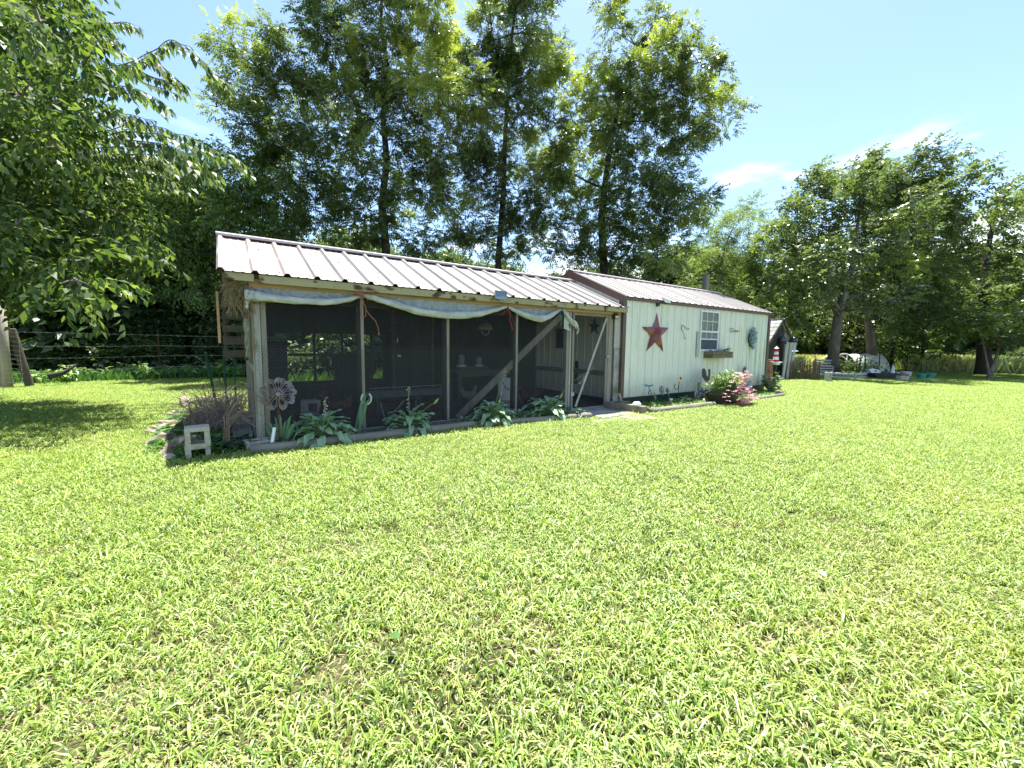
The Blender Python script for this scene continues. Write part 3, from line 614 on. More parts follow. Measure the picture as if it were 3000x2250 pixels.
q.tube([ay(x, y, Yt) for x, y in ((1486, 908), (1474, 918), (1466, 924))], .004, 4); q.tube([ay(x, y, Yt) for x, y in ((1490, 880), (1490, 905), (1500, 930), (1508, 952), (1520, 951))], .0025, 4)
tag(q.build('baling_twine', m_rt, base=ay(1487, 900, Yt)), 'faded red twine tying the tarp left of the diagonal brace top', 'twine')
q = MB(); q.tube([ay(x, y, Yt) for x, y in ((1647, 892), (1646, 905), (1640, 922), (1641, 932), (1648, 920), (1645, 938), (1643, 954))], .0045, 5); q.blob(ay(1648, 908, Yt), (.02, .02, .02), 8, 5, .2)
tag(q.build('baling_twine', m_gt, base=ay(1647, 905, Yt)), 'green twine tying the tarp near the coop door', 'twine')
# solar panel on the eave
c0 = ay(1467, 852, -.39)
sp = thing('solar_panel', 'small grey solar panel clipped to the coop roof edge', 'solar panel', c0)
A, B_, D_, E_ = [ay(x, y, Yq) for x, y, Yq in ((1450, 851, -.40), (1484, 855, -.40), (1484, 877, -.44), (1452, 875, -.44))]
MB().prism([A, B_, D_, E_][::-1], (0, .015, .008)).build('panel', pm('panel_grey', (.13, .17, .22), (.16, .2, .25), 30, .25, spec=.6), sp, bevel=.002)
for p, r_ in ((A, B_), (B_, D_), (D_, E_), (E_, A)): MB().bar(p+Vector((0, -.004, 0)), r_+Vector((0, -.004, 0)), .008, .008).build('rim', pm('rim_grey', (.3, .32, .33), None, 5, .5), sp)
MB().tube([ay(x, y, -.38) for x, y in ((1462, 876), (1464, 885), (1470, 889), (1476, 882))], .003, 4).build('cable', m_black, sp)
# yellow lamp on the board
c0 = ay(1804, 925, -.26); bl = thing('wall_lamp', 'tiny amber box lamp with black lid on the pale board by the coop door', 'lamp', c0)
MB().box((c0.x-.045, -.285, c0.z-.06), (c0.x+.045, -.217, c0.z+.02)).build('housing', m_black, bl, bevel=.004)
MB().box((c0.x-.035, -.288, c0.z-.05), (c0.x+.035, -.2855, c0.z+.0)).build('amber_lens', pm('amber_lens', (.55, .38, .1), (.6, .45, .2), 5, .3), bl)
MB().prism([(c0.x-.055, -.30, c0.z+.015), (c0.x-.055, -.21, c0.z+.07), (c0.x-.055, -.21, c0.z+.02)], (.11, 0, 0)).build('lid', m_black, bl)
# ================================================================== storage shed
random.seed(31)
shed = thing('storage_shed', 'pale mint green ribbed metal shed with brown trim standing on dark green skids', 'shed', (6, 0, 0))
m_wall = pm('pale_mint_wall_metal', (.76, .75, .64), (.70, .70, .60), 2.2, .5, 0, st=(1, 1, .3), c3=(.54, .56, .43), c3sc=3.0, c3t=(.55, .78), spec=.3)
m_wallR = pm('algae_streaked_wall_metal', (.70, .72, .64), (.65, .67, .58), 2.2, .5, 0, st=(1, 1, .3), c3=(.40, .46, .24), c3sc=7, c3t=(.50, .70), spec=.3)
if True:   # algae runs down in vertical streaks
    for nd in m_wallR.node_tree.nodes:
        if nd.type == 'MAPPING': nd.inputs['Scale'].default_value = (2.2, 1, .12)
    for nd in m_wall.node_tree.nodes:
        if nd.type == 'MAPPING': nd.inputs['Scale'].default_value = (2.2, 1, .25)
for mt_ in (m_wall, m_wallR):     # mud splashed on the lowest foot of the sheets
    t_ = mt_.node_tree; n_ = t_.nodes.new; b_ = [q for q in t_.nodes if q.type == 'BSDF_PRINCIPLED'][0]; src = b_.inputs['Base Color'].links[0].from_socket
    tc_ = n_('ShaderNodeTexCoord'); sx = n_('ShaderNodeSeparateXYZ'); t_.links.new(tc_.outputs['Object'], sx.inputs[0]); r_ = n_('ShaderNodeMapRange'); r_.inputs['From Min'].default_value = .60; r_.inputs['From Max'].default_value = .15; t_.links.new(sx.outputs[2], r_.inputs[0])
    zn = n_('ShaderNodeTexNoise'); zn.inputs['Scale'].default_value = 9; zn.inputs['Detail'].default_value = 9; t_.links.new(tc_.outputs['Object'], zn.inputs['Vector']); ml = n_('ShaderNodeMath'); ml.operation = 'MULTIPLY'; t_.links.new(r_.outputs[0], ml.inputs[0]); t_.links.new(zn.outputs[0], ml.inputs[1])
    mx_ = n_('ShaderNodeMix'); mx_.data_type = 'RGBA'; t_.links.new(ml.outputs[0], mx_.inputs[0]); t_.links.new(src, mx_.inputs[6]); mx_.inputs[7].default_value = (.36, .34, .24, 1); t_.links.new(mx_.outputs[2], b_.inputs['Base Color'])
X0, X1, YW, YB = 6.04, 11.87, -.24, 2.75
ZB, ZT = .19, 2.12
def wall_panel(x0, w, mat):
    prof = []
    for px, pz in rib_profile(w, .2286, .022, .044, .016, (6.2611-x0) % .2286): prof.append((px, pz))
    return MB().grid([[(x0+px, YW-pz, z) for px, pz in prof] for z in (ZB, 1.15, ZT)]).build('wall_panel', mat, shed, solid=.0012)
x = X0+.02; i = 0
while x < X1-.05:
    w = min(.9144, X1-.02-x); wall_panel(x, w, m_wallR if i >= 5 else m_wall); x += w; i += 1
# window opening shows the window box in front of the sheet
def side_wall(X, sg, ly, lx):
    n_ = int((YB-YW)/.2286)
    prof = rib_profile(YB-YW, .2286, .022, .044, .016, .1)
    def top(y): return 2.14+(1.28-abs(y-1.28))*.437*1.0-.05 if True else 0
    rows = [[(X+sg*pz, YW+px, .15) for px, pz in prof], [(X+sg*pz, YW+px, 2.18+min(px, YB-YW-px)*.437-.04) for px, pz in prof]]
    return MB().grid(rows).build('wall_panel', m_wall, shed, solid=.0012)
side_wall(5.99, -1, 0, 0); side_wall(11.90, 1, 0, 0)
MB().box((6.0, YB, .15), (11.9, YB+.02, 2.1)).build('back_wall', m_wall, shed)
q = MB()
for row in (.30, 1.14, 2.02):
    xx = 6.2611-.2286
    while xx < X1-.05:
        for dx in (.05,): q.lathe([(.007, 0), (.007, .002), (.004, .006)], (0, 0, 0), 5); q.v[-15:] = [(xx+dx+a, YW-z-.001, row+b) for a, b, z in q.v[-15:]]
        xx += .2286
q.build('screw', pm('screw_head', (.35, .38, .33), None, 5, .5), shed, kind='stuff')
ER, RR, BR = (-.30, 2.15), (1.28, 2.835), (2.86, 2.15)
for i in range(7):
    x0 = 5.96+.9144*i; w = min(.9144, 11.97-x0)
    if w < .1: break
    for a, s in ((ER, 1), (BR, -1)): roof_panel(x0, w, a, RR, rib_profile(w, .2286, .019, .045, .018, (6.04-x0) % .2286), m_roofB, shed)
cap = MB()
for sg in (-1, 1):
    yy, zz = RR[0]+sg*.13, RR[1]-.03
    cap.grid([[(x, yy, zz) for x in (5.95, 9, 11.98)], [(x, yy, zz+.022) for x in (5.95, 9, 11.98)], [(x, RR[0], RR[1]+.035) for x in (5.95, 9, 11.98)]])
cap.build('ridge_cap', MATS['ridge_metal'], shed, solid=.002)
def rake(x, t=.035):
    for a in (ER, BR):
        s_ = -1 if a is ER else 1
        MB().prism([(x, a[0], a[1]-.125), (x, a[0], a[1]+.012), (x, RR[0], RR[1]+.018), (x, RR[0], RR[1]-.14)], (t, 0, 0)).build('rake_trim', m_brown, shed, bevel=.003)
rake(5.945); rake(11.95)
MB().box((5.985, YW-.035, .17), (6.055, YW-.020, 2.125)).box((5.965, YW-.034, .17), (5.9845, YW+.08, 2.125)).build('corner_trim', m_brown, shed)
MB().box((11.845, YW-.035, .15), (11.93, YW-.020, 2.125)).box((11.931, YW-.034, .15), (11.948, YW+.08, 2.125)).build('corner_trim', m_brown, shed)
MB().box((5.985, -.285, 2.085), (11.95, -.262, 2.142)).build('eave_trim', m_brown, shed, bevel=.003)
MB().box((6.056, YW-.03, .168), (11.844, YW-.005, .192)).build('drip_trim', m_green, shed)
for y0, y1 in ((-.20, -.06), (2.4, 2.6)): MB().box((5.9, y0, .0), (12.0, y1, .165)).build('skid', m_green, shed, bevel=.004)
MB().box((6.0, -.05, .12), (11.9, 2.39, .16)).build('floor', m_dark, shed)
# window
wA = ay(2050, 908.5, YW); wB = ay(2104, 914, YW); wx0, wx1, wz1 = 8.575, 9.335, 2.035; wz0, wm = 1.12, 1.56
win = MB()
Yw = YW-.022
for a, b in (((wx0, wz0), (wx0+.03, wz1)), ((wx1-.03, wz0), (wx1, wz1)), ((wx0+.03, wz1-.035), (wx1-.03, wz1)), ((wx0+.03, wz0), (wx1-.03, wz0+.03)), ((wx0+.03, wm-.02), (wx1-.03, wm+.02))): win.box((a[0], Yw-.03, a[1]), (b[0], Yw, b[1]))
win = win.build('window', m_white, shed, bevel=.003)
m_glass = pm('dim_window_glass', (.05, .075, .06), (.10, .13, .10), 3, .2, spec=.35); m_glassw = pm('clouded_pane', (.13, .165, .17), (.08, .10, .12), 8, .35, st=(1, 1, .4), spec=.5)
for i in range(3):
    for j in range(2):
        xa = wx0+.03+(wx1-wx0-.06)*i/3; xb = wx0+.03+(wx1-wx0-.06)*(i+1)/3; za = wm+.02+(wz1-.035-wm-.02)*j/2; zb_ = wm+.02+(wz1-.035-wm-.02)*(j+1)/2
        MB().box((xa+.006, Yw-.006, za+.006), (xb-.006, Yw-.001, zb_-.006)).build('pane', m_glass, win)
    xa = wx0+.03+(wx1-wx0-.06)*i/3; xb = xa+(wx1-wx0-.06)/3
    MB().box((xa+.006, Yw-.006, 1.40), (xb-.006, Yw-.001, wm-.025)).build('pane', m_glassw, win)
q = MB()
for i in (1, 2):
    xx = wx0+.03+(wx1-wx0-.06)*i/3; q.box((xx-.006, Yw-.016, wm+.02), (xx+.006, Yw-.007, wz1-.035)); q.box((xx-.005, Yw-.014, 1.405), (xx+.005, Yw-.007, wm-.02))
q.box((wx0+.03, Yw-.0165, (wm+wz1)/2-.006), (wx1-.03, Yw-.0072, (wm+wz1)/2+.006)).build('muntin', m_white, win)
MB().box((wx0+.03, Yw-.02, 1.375), (wx1-.03, Yw-.001, 1.398)).build('sash_rail', m_white, win)
MB().box((wx0+.032, Yw-.012, wz0+.03), (wx1-.032, Yw-.001, 1.374)).build('insect_screen', pm('torn_insect_screen', (.055, .06, .075), (.10, .11, .13), 5, .8, c3=(.2, .22, .24), c3sc=3, c3t=(.62, .75)), win)
for xa in (wx0-.10, wx1+.002): MB().box((xa, Yw-.012, .98 if xa < 9 else 1.0), (xa+.085, Yw-.002, 1.55)).build('weathered_side_trim', pm('cloudy_film', (.33, .37, .36), (.45, .5, .46), 9, .6, .3), win)
# flower box
FB0, FB1, fz0, fz1, fy = 8.78, 9.66, .955, 1.10, -.49
fb = thing('window_box', 'weathered wooden crate with faded red lettering under the shed window', 'window box', (9.2, -.4, fz0))
m_crate = pm('crate_wood', (.20, .17, .12), (.12, .10, .07), 9, .85, .3, st=(.2, 1, 1), c3=(.10, .12, .04), c3sc=3)
for z0, z1 in ((fz0, fz0+.068), (fz0+.075, fz1)):
    MB().box((FB0, fy, z0), (FB1, fy+.018, z1)).build('front_board', m_crate, fb, bevel=.002); MB().box((FB0, fy+.019, z0), (FB0+.018, -.275, z1)).build('end_board', m_crate, fb); MB().box((FB1-.018, fy+.019, z0), (FB1, -.275, z1)).build('end_board', m_crate, fb)
MB().box((FB0+.019, fy+.019, fz0), (FB1-.019, -.275, fz0+.012)).build('bottom_board', m_crate, fb)
MB().box((FB0+.02, fy+.02, fz0+.013), (FB1-.02, -.277, fz1-.02)).build('soil', m_soil, fb)
mred = pm('faded_red_paint', (.30, .05, .045), (.2, .06, .05), 30, .8); q = MB()
for x, kind in ((9.10, 'L'), (9.36, 'I'), (9.50, 'T')):
    y = fy-.002
    q.box((x, y, fz0+.02), (x+.02, y+.0015, fz1-.02))
    if kind == 'L': q.box((x+.02, y, fz0+.02), (x+.055, y+.0015, fz0+.038)); q.box((x+.02, y, fz1-.038), (x+.04, y+.0015, fz1-.02))
    if kind == 'T': q.box((x-.03, y, fz1-.038), (x-.001, y+.0015, fz1-.02)); q.box((x+.021, y, fz1-.038), (x+.05, y+.0015, fz1-.02))
q.build('lettering', mred, fb)
# small leafy plants in the box
m_sprig = leafm('sprig_leaf', [(.05, .11, .03), (.10, .2, .05), (.16, .26, .09)], .35)
def leaf_geo(L_, w, fold=.25, droop=.4, n=4):
    """one leaf along +x as quads, folded on its midrib and drooping"""
    P = []
    for i in range(n+1):
        t_ = i/n; ww = w/2*math.sin(PI*min(1, .06+t_*.94)**.8) if i < n else 0; z = -droop*L_*t_*t_
        P.append([(L_*t_, -ww, z+ww*fold), (L_*t_, 0, z), (L_*t_, ww, z+ww*fold)])
    return P
def place(P, c, yaw, pitch, roll=0, s=1):
    M_ = Matrix.Rotation(yaw, 3, 'Z') @ Matrix.Rotation(-pitch, 3, 'Y') @ Matrix.Rotation(roll, 3, 'X'); c = Vector(c)
    return [[c+M_ @ (Vector(p)*s) for p in r] for r in P]
def sprigs(n_, box, hl, seed, mat=m_sprig, Lr=(.05, .09), w=.025):
    r_ = random.Random(seed); m = MB()
    for i in range(n_):
        c = Vector([r_.uniform(a, b) for a, b in box]); h = r_.uniform(*hl); tip = c+Vector((r_.uniform(-.05, .05), r_.uniform(-.08, .02), h)); m.tube([c, (c+tip)/2, tip], .002, 3, False)
        for k in range(7): p = c+(tip-c)*(k+1)/7; m.grid(place(leaf_geo(r_.uniform(*Lr), w, .3, .3, 3), p, r_.uniform(0, 6.3), r_.uniform(-.2, .9)))
    return m
tag(sprigs(9, ((9.32, 9.62), (-.46, -.35), (1.08, 1.09)), (.05, .11), 3).build('trailing_plant', m_sprig), 'green trailing plant filling the right end of the window box', 'plant')
q = MB(); random.seed(8)
for i in range(26):
    p = Vector((U(8.85, 9.5), U(-.46, -.32), 1.08)); q.tube([p, p+Vector((U(-.07, .07), U(-.03, .03), U(.03, .09))), p+Vector((U(-.12, .12), U(-.05, .03), U(.01, .08)))], .003, 4)
tag(q.build('dry_vine', pm('dry_vine', (.3, .26, .2), (.16, .13, .1), 20, .9)), 'dead tangled vine along the left half of the window box', 'plant')
# star ornaments
def star3d(name, label, pts, cen, depth, mat, nrm, parent_mat2=None, cat='star', mat2=None):
    """raised five pointed star, outline points on the wall plane"""
    cen = Vector(cen); nrm = Vector(nrm); outer = [Vector(p) for p in pts]; o = thing(name, label, cat, cen)
    for i in range(5):
        a = outer[i]; b = outer[(i+1) % 5]; p_ = outer[(i-1) % 5]
        inn = cen+((a+b)/2-cen)*.47; inp = cen+((a+p_)/2-cen)*.47; top = cen+nrm*depth
        MB().add([a, inn, top, inp, a-nrm*.004, inn-nrm*.004, inp-nrm*.004], [(0, 1, 2), (0, 2, 3), (0, 4, 5, 1), (3, 6, 4, 0)]).build('point', mat2 if (mat2 and i in (1, 3)) else mat, o)
    return o
m_star = pm('rusty_red_star_paint', (.24, .024, .03), (.14, .024, .026), 3, .45, .15, 12, c3=(.30, .15, .16), c3sc=2.6, c3t=(.5, .66), spec=.5)
star3d('metal_star', 'large rusty red metal star on the pale shed wall', [(6.99, -.265, 1.90), (7.42, -.265, 1.60), (7.26, -.265, 1.10), (6.70, -.265, 1.10), (6.55, -.265, 1.59)], (7.0, -.265, 1.475), .11, m_star, (0, -1, 0))
cs = ax(1742, 955, 5.96); print('inner star', cs)
pS = [ax(x, y, 5.965) for x, y in ((1743, 928), (1722, 948), (1729, 978), (1752, 980), (1757, 953))]
star3d('metal_star', 'dark metal star hanging behind the coop door screen', pS, ax(1741, 957, 5.965), .05, pm('dark_star', (.03, .03, .035), None, 5, .6), (-1, 0, 0))
# dark window and pet hatch in the shed wall inside the coop
MB().prism([ax(x, y, 5.955) for x, y in ((1631, 963), (1660, 966), (1658, 1021), (1630, 1020))], (-.012, 0, 0)).build('side_window', m_black, shed)
MB().prism([ax(x, y, 5.955) for x, y in ((1686, 1058), (1694, 1058), (1690, 1125), (1683, 1122))], (-.012, 0, 0)).build('side_hatch', m_black, shed)
# ledge along the shed wall inside
MB().box((5.80, .1, .62), (5.95, 2.3, .70)).build('wall_ledge', m_wood, shed)
# wall hooks
m_wire = pm('dark_wire', (.06, .06, .06), None, 5, .6)
def wirehook(label, px, Y0=-.27):
    m = MB()
    for seg in px: m.tube([ay(x, y, Y0-.02*k/len(seg)) for k, (x, y) in enumerate(seg)], .006, 5)
    return tag(m.build('wall_hook', m_wire, base=ay(*px[0][0], Y0)), label, 'hook')
D = lambda L_: [(1940+x/6.144, 860+y/6.144) for x, y in L_]
wirehook('bent wire plant hook with long tail between star and window', [D([(478, 620), (478, 642), (455, 645), (400, 595), (355, 560), (348, 600), (348, 650), (375, 690), (398, 740), (390, 780), (405, 810), (432, 810)])])
wirehook('short double wire hook between window and wreath', [D([(1355, 655), (1355, 680), (1335, 678), (1285, 645), (1240, 618), (1235, 650), (1235, 700)]), D([(1237, 686), (1300, 686), (1380, 686), (1392, 675), (1392, 658)])])
# light fixture under the eave
c0 = ay(1950, 885, -.30); lf = thing('eave_light', 'white solar light on a black arm under the shed roof edge', 'lamp', c0)
MB().prism([ay(x, y, -.34) for x, y in ((1943, 873), (1962, 878), (1966, 888), (1950, 886))], (0, .04, .01)).build('white_head', m_white, lf)
MB().tube([ay(x, y, -.30) for x, y in ((1929, 892), (1932, 889), (1945, 887), (1953, 890))], .012, 6).box(ay(1927, 894, -.3)-Vector((.02, .01, .02)), ay(1930, 889, -.3)+Vector((.02, .05, .01))).build('arm', m_black, lf)
# wreath
cw = ay(2203, 991, -.29); wrt = thing('wreath', 'oval wreath of blue green ribbon loops on the right of the shed wall', 'wreath', cw)
m_rib = pm('teal_ribbon', (.10, .22, .26), (.34, .50, .53), 8, .6, rnd=.35, island=True); m_ribp = pm('grey_pink_ribbon', (.33, .34, .36), (.4, .36, .38), 8, .6, rnd=.25, island=True)
random.seed(4)
for nm, mt, cnt in (('ribbon_loops', m_rib, 190), ('pale_ribbon_loops', m_ribp, 80)):
    q = MB()
    for i in range(cnt):
        a = U(0, 2*PI); r_ = U(.03, .19); c = cw+Vector((math.cos(a)*r_*.98, U(-.05, .01), math.sin(a)*r_*1.55)); dr_ = Vector((U(-1, 1), U(-.8, .1), U(-1, 1))).normalized()*U(.03, .06); s_ = dr_.cross(Vector((0, -1, .3))).normalized()*U(.010, .018)
        q.grid([[c-s_, c+s_], [c+dr_*.6-s_+Vector((0, -.015, 0)), c+dr_*.6+s_+Vector((0, -.015, 0))], [c+dr_-s_*.6, c+dr_+s_*.6]])
    q.build(nm, mt, wrt)
MB().tube([cw+Vector((math.cos(a)*.13, .02, math.sin(a)*.21)) for a in np.linspace(0, 2*PI, 24)], .018, 6, False).build('ring', m_dark, wrt)
# dark chimney post behind the shed
p0 = ay(2072, 862, 2.95); cp = MB().box((p0.x-.10, 2.95, 0), (p0.x+.10, 3.12, 3.85), .01).build('utility_post', m_wood, base=(p0.x, 3.0, 0)); tag(cp, 'square weathered post rising behind the shed roof', 'post')
# ================================================================== front edging: logs, timbers, blocks, stones
random.seed(41)
m_log = pm('grey_log', (.24, .22, .175), (.14, .128, .10), 12, .9, .5, 26, st=(.2, 1, 1), c3=(.12, .10, .07), c3sc=2.2, c3t=(.6, .72))
def log(label, a, b, r, name='border_log', mat=m_log, sag=.0, grp=None):
    a = Vector(a); b = Vector(b); n_ = 14; rr = random.Random(label)
    P = [a+(b-a)*i/n_+Vector((0, rr.uniform(-.006, .006), rr.uniform(-.005, .005)-sag*math.sin(PI*i/n_))) for i in range(n_+1)]
    o = MB().tube(P, [r*rr.uniform(.93, 1.06) for _ in P], 12).build(name, mat, base=a, bevel=0, smooth=True)
    for pl_ in o.data.polygons:
        if len(pl_.vertices) > 4: pl_.use_smooth = False
    return tag(o, label, 'log', grp)
log('long grey border log before the left half of the coop, cut end at left', (-.13, -.57, .055), (2.55, -.58, .06), .062)
log('grey border log in front of the coop between the middle hostas and the door', (2.62, -.60, .055), (4.62, -.80, .05), .052)
log('thick border log in front of the shed ending at the planter', (5.78, -1.06, .055), (7.72, -1.16, .055), .06)
log('thin border log in front of the shed right of the pink flowers', (8.75, -1.17, .05), (10.9, -1.12, .05), .05)
log('short dark butt log at the right end of the shed border', (10.95, -1.0, .06), (11.6, -.75, .06), .075)
# stamped marks on the long log
q = MB()
for x, y in ((1.55, 0), (1.58, .008), (1.62, -.004), (1.65, .002), (1.69, .0)): q.box((x, -.640+y*.2, .075+y), (x+.018, -.634, .087+y))
q.build('ink_mark', m_black, bpy.data.objects['border_log'], kind=None)
m_timb = pm('landscape_timber', (.17, .15, .11), (.26, .22, .16), 9, .9, .4, 25, st=(.3, 1, 1), c3=(.10, .10, .05), c3sc=3)
def timber(label, a, b, w, h):
    a = Vector(a); b = Vector(b); o = MB().bar(a, b, w, h).build('landscape_timber', m_timb, base=a, bevel=.008); return tag(o, label, 'timber')
timber('square landscape timber running out from the shed corner', (5.62, -.28, .085), (5.68, -1.08, .085), .13, .15)
timber('landscape timber lying against the dark skid at the shed corner', (5.76, -.36, .055), (6.02, -.38, .055), .14, .10)
tl = thing('edging_iron', 'upright rusty edging iron on a small board at the shed corner', 'tool', (5.72, -.5, .165)); p = ay(1833, 1183, -.5)
MB().bar((5.73, -.5, .165), (5.66, -.5, .33), .045, .012).build('blade', m_grey, tl); MB().bar((5.66, -.5, .33), (5.65, -.5, .43), .03, .014).build('handle', m_black, tl); MB().box((5.6, -.6, .162), (5.86, -.42, .178)).build('plate', m_timb, tl)
cl = MB().lathe([(.085, 0), (.08, .015), (.055, .05), (.03, .055)], (5.70, -.88, .162), 10, 1.2, .7).build('plastic_lid', m_white, base=(5.7, -.88, .162)); tag(cl, 'white plastic lid lying on the timber end', 'lid')
# cinder block on end at the left corner
m_cb = pm('tan_concrete_block', (.47, .44, .36), (.38, .35, .29), 26, .95, .5, 60, c3=(.28, .26, .2), c3sc=4, c3t=(.6, .7))
cbk = cinder('cinder_block', 'tan cinder block standing on end at the left corner of the bed', (-.57, -.42, -.05), .06, mat=m_cb)
q = MB().prism([(-.02, -.097, .25), (.0, -.097, .315), (.07, -.097, .33), (.045, -.097, .27)], (0, .02, 0)); q.v = [(-.045+a*1.0, b, c+.02) for a, b, c in q.v]
MB().box((-.03, -.05, .3), (-.01, .05, .31)).build('chip', m_cb, cbk, base=(0, 0, 0))
tr_ = MB().tube([(-.60, -.42, .42), (-.61, -.41, .50), (-.63, -.40, .56)], [.012, .008, .004], 5).build('trowel_handle', m_rust, base=(-.60, -.42, .42)); tag(tr_, 'rusty spike stuck in the top of the standing cinder block', 'spike')
cinder('cinder_block', 'cinder block lying flat behind the cut end of the long border log', (.02, -.34, -.07), .15, upright=False, mat=m_cb)
pp = MB().tube([(.07, -.52, .08), (.105, -.50, .27)], .017, 10).build('white_pipe', m_white, base=(.07, -.52, .08)); tag(pp, 'short white plastic pipe leaning on the block behind the long log', 'pipe')
# black pot with a dead plant
pt = thing('plant_pot', 'sunken black nursery pot holding a dead stalk beside the standing cinder block', 'pot', (-.27, -.22, 0))
MB().lathe([(.14, 0), (.165, .10), (.178, .10), (.178, .12), (.155, .12), (.15, .08)], (-.27, -.22, 0), 20).build('pot', pm('blue_black_plastic', (.012, .018, .035), None, 5, .45), pt); MB().lathe([(.148, .085), (.14, .09)], (-.27, -.22, 0), 16).build('soil', m_soil, pt)
q = MB(); random.seed(6)
for i in range(16):
    p = Vector((-.33+U(-.035, .035), -.22+U(-.03, .03), .07)); a = U(-.5, .6); h_ = U(.2, .6); q.tube([p, p+Vector((a*.05, U(-.03, .03), h_*.6)), p+Vector((a*.16+h_*.25, U(-.08, .08), h_)), p+Vector((a*.3+h_*.6, U(-.1, .1), h_*U(.6, .95)))], .004, 4)
q.build('dead_stalk', pm('dead_stalk', (.32, .25, .17), (.2, .15, .10), 12, .9), pt)
# core brick edging along the coop side
m_brk = pm('dusty_core_brick', (.34, .29, .24), (.26, .22, .18), 16, .95, .4, 40, rnd=.12)
bw = thing('brick_row', 'row of core bricks laid flat along the left side of the coop', 'bricks', (-.17, .2, 0))
q = MB(); Lb, Wb, Hb = .20, .095, .06
q.box((-Lb/2, -Wb/2, 0), (Lb/2, -Wb/2+.022, Hb)).box((-Lb/2, Wb/2-.022, 0), (Lb/2, Wb/2, Hb))
for xa, xb in ((-.1, -.075), (-.042, -.02), (.02, .042), (.075, .1)): q.box((xa, -Wb/2+.022, 0), (xb, Wb/2-.022, Hb))
q.box((-.0749, -.025, 0), (.0749, .025, .008))
b0 = None
for i in range(17):
    for j in range(2 if i > 7 else 1):
        if b0 is None: b0 = q.build('brick', m_brk, bw, bevel=0, base=(0, 0, 0)); b = b0
        else: b = b0.copy(); C.objects.link(b)
        b.location = Vector((U(-.012, .012), i*.106, .0+j*.062+.005)); b.rotation_euler = (U(-.03, .03), U(-.03, .03), U(-.06, .06))
# stones
m_stone = pm('pale_fieldstone', (.44, .38, .29), (.28, .23, .17), 6, .95, 1.0, 14, c3=(.12, .09, .06), c3sc=4, c3t=(.50, .62))
def stone(label, c, r, seed, rz=0):
    rr = np.random.default_rng(seed); bm = bmesh.new(); bmesh.ops.create_icosphere(bm, subdivisions=4, radius=1)
    pl_ = [(Vector(rr.normal(size=3)).normalized(), rr.uniform(.55, .9)) for _ in range(14)]
    for v in bm.verts:
        for n_, d_ in pl_:
            k = v.co.dot(n_)
            if k > d_: v.co -= n_*(k-d_)*.92
        v.co.z = max(v.co.z, -.6); v.co += Vector((math.sin(v.co.y*9+seed)*math.cos(v.co.z*7), math.sin(v.co.z*11+seed), math.sin(v.co.x*8+seed)*math.cos(v.co.y*10)))*.045+Vector(rr.normal(size=3))*.012
        v.co = Vector((v.co.x*r[0], v.co.y*r[1], v.co.z*r[2]))
    me = bpy.data.meshes.new('fieldstone'); bm.to_mesh(me); bm.free(); me.materials.append(m_stone); o = bpy.data.objects.new('fieldstone', me); C.objects.link(o); o.location = c; o.rotation_euler = (0, 0, rz)
    return tag(o, label, 'stone', 'stones edging the left bed')
for i, (px, py, r, zz, lb) in enumerate([(522, 1330, (.26, .16, .15), .07, 'large shaded boulder touching the standing cinder block'), (480, 1300, (.17, .14, .10), .04, 'low pale stone left of the large boulder'), (500, 1262, (.26, .17, .07), .09, 'broad flat sunlit slab in the stone edging'), (462, 1268, (.12, .14, .09), .03, 'small tan stone at the lawn side of the flat slab'), (525, 1220, (.22, .14, .06), .06, 'long flat stone behind the flat sunlit slab'),
     (545, 1192, (.17, .12, .15), .05, 'pointed brown stone near the back of the edging'), (600, 1182, (.26, .16, .09), .04, 'farthest pale stone at the back of the edging'), (505, 1350, (.12, .10, .08), .0, 'small dark stone at the front foot of the boulder'), (560, 1235, (.14, .10, .07), .03, 'low stone half hidden in green weeds'), (480, 1240, (.12, .1, .06), .0, 'little pale stone at the lawn edge midway along the row')]):
    p = az(px, py, 0); stone(lb, (p.x, p.y, zz), r, 60+i, U(0, 3))
# brush pile
q = MB(); random.seed(9)
for i in range(470):
    y = U(.55, 3.0); c = Vector((-.52+U(-.28, .26)+.05*y, y, U(.02, .1))); a = U(0, 6.3); h = U(.05, .58)*U(.5, 1); l_ = U(.1, .45)
    e_ = c+Vector((math.cos(a)*l_, math.sin(a)*l_*.7, h)); m_ = (c+e_)/2+Vector((U(-.06, .06), U(-.06, .06), h*.25)); q.tube([c, m_, e_, e_+Vector((math.cos(a)*.1, math.sin(a)*.1, -U(.0, .12)))], [.004, .0035, .0028, .0015], 3, False)
tag(q.build('brush_pile', pm('dry_brush', (.26, .20, .16), (.16, .12, .10), 9, .95, rnd=.3, island=True), kind='stuff'), 'tangle of dry brown vines and twigs beside the coop corner')
for i, (x, y, px, tp_, lb) in enumerate(((-.47, 2.9, 0, (-.60, 2.8, 1.02), 'leaning green steel stake in the brush pile'), (-.36, 3.7, 0, (-.37, 3.7, 1.12), 'upright green steel stake nearest the coop wall'), (-.22, 4.1, 0, (-.20, 4.1, 1.18), 'far green steel stake behind the brush pile'))):
    o = MB().bar((x, y, -.1), tp_, .035, .012).bar((x, y-.01, -.1), Vector(tp_)-Vector((0, .01, 0)), .008, .03).build('steel_stake', m_tgreen, base=(x, y, 0)); tag(o, lb, 'stake')
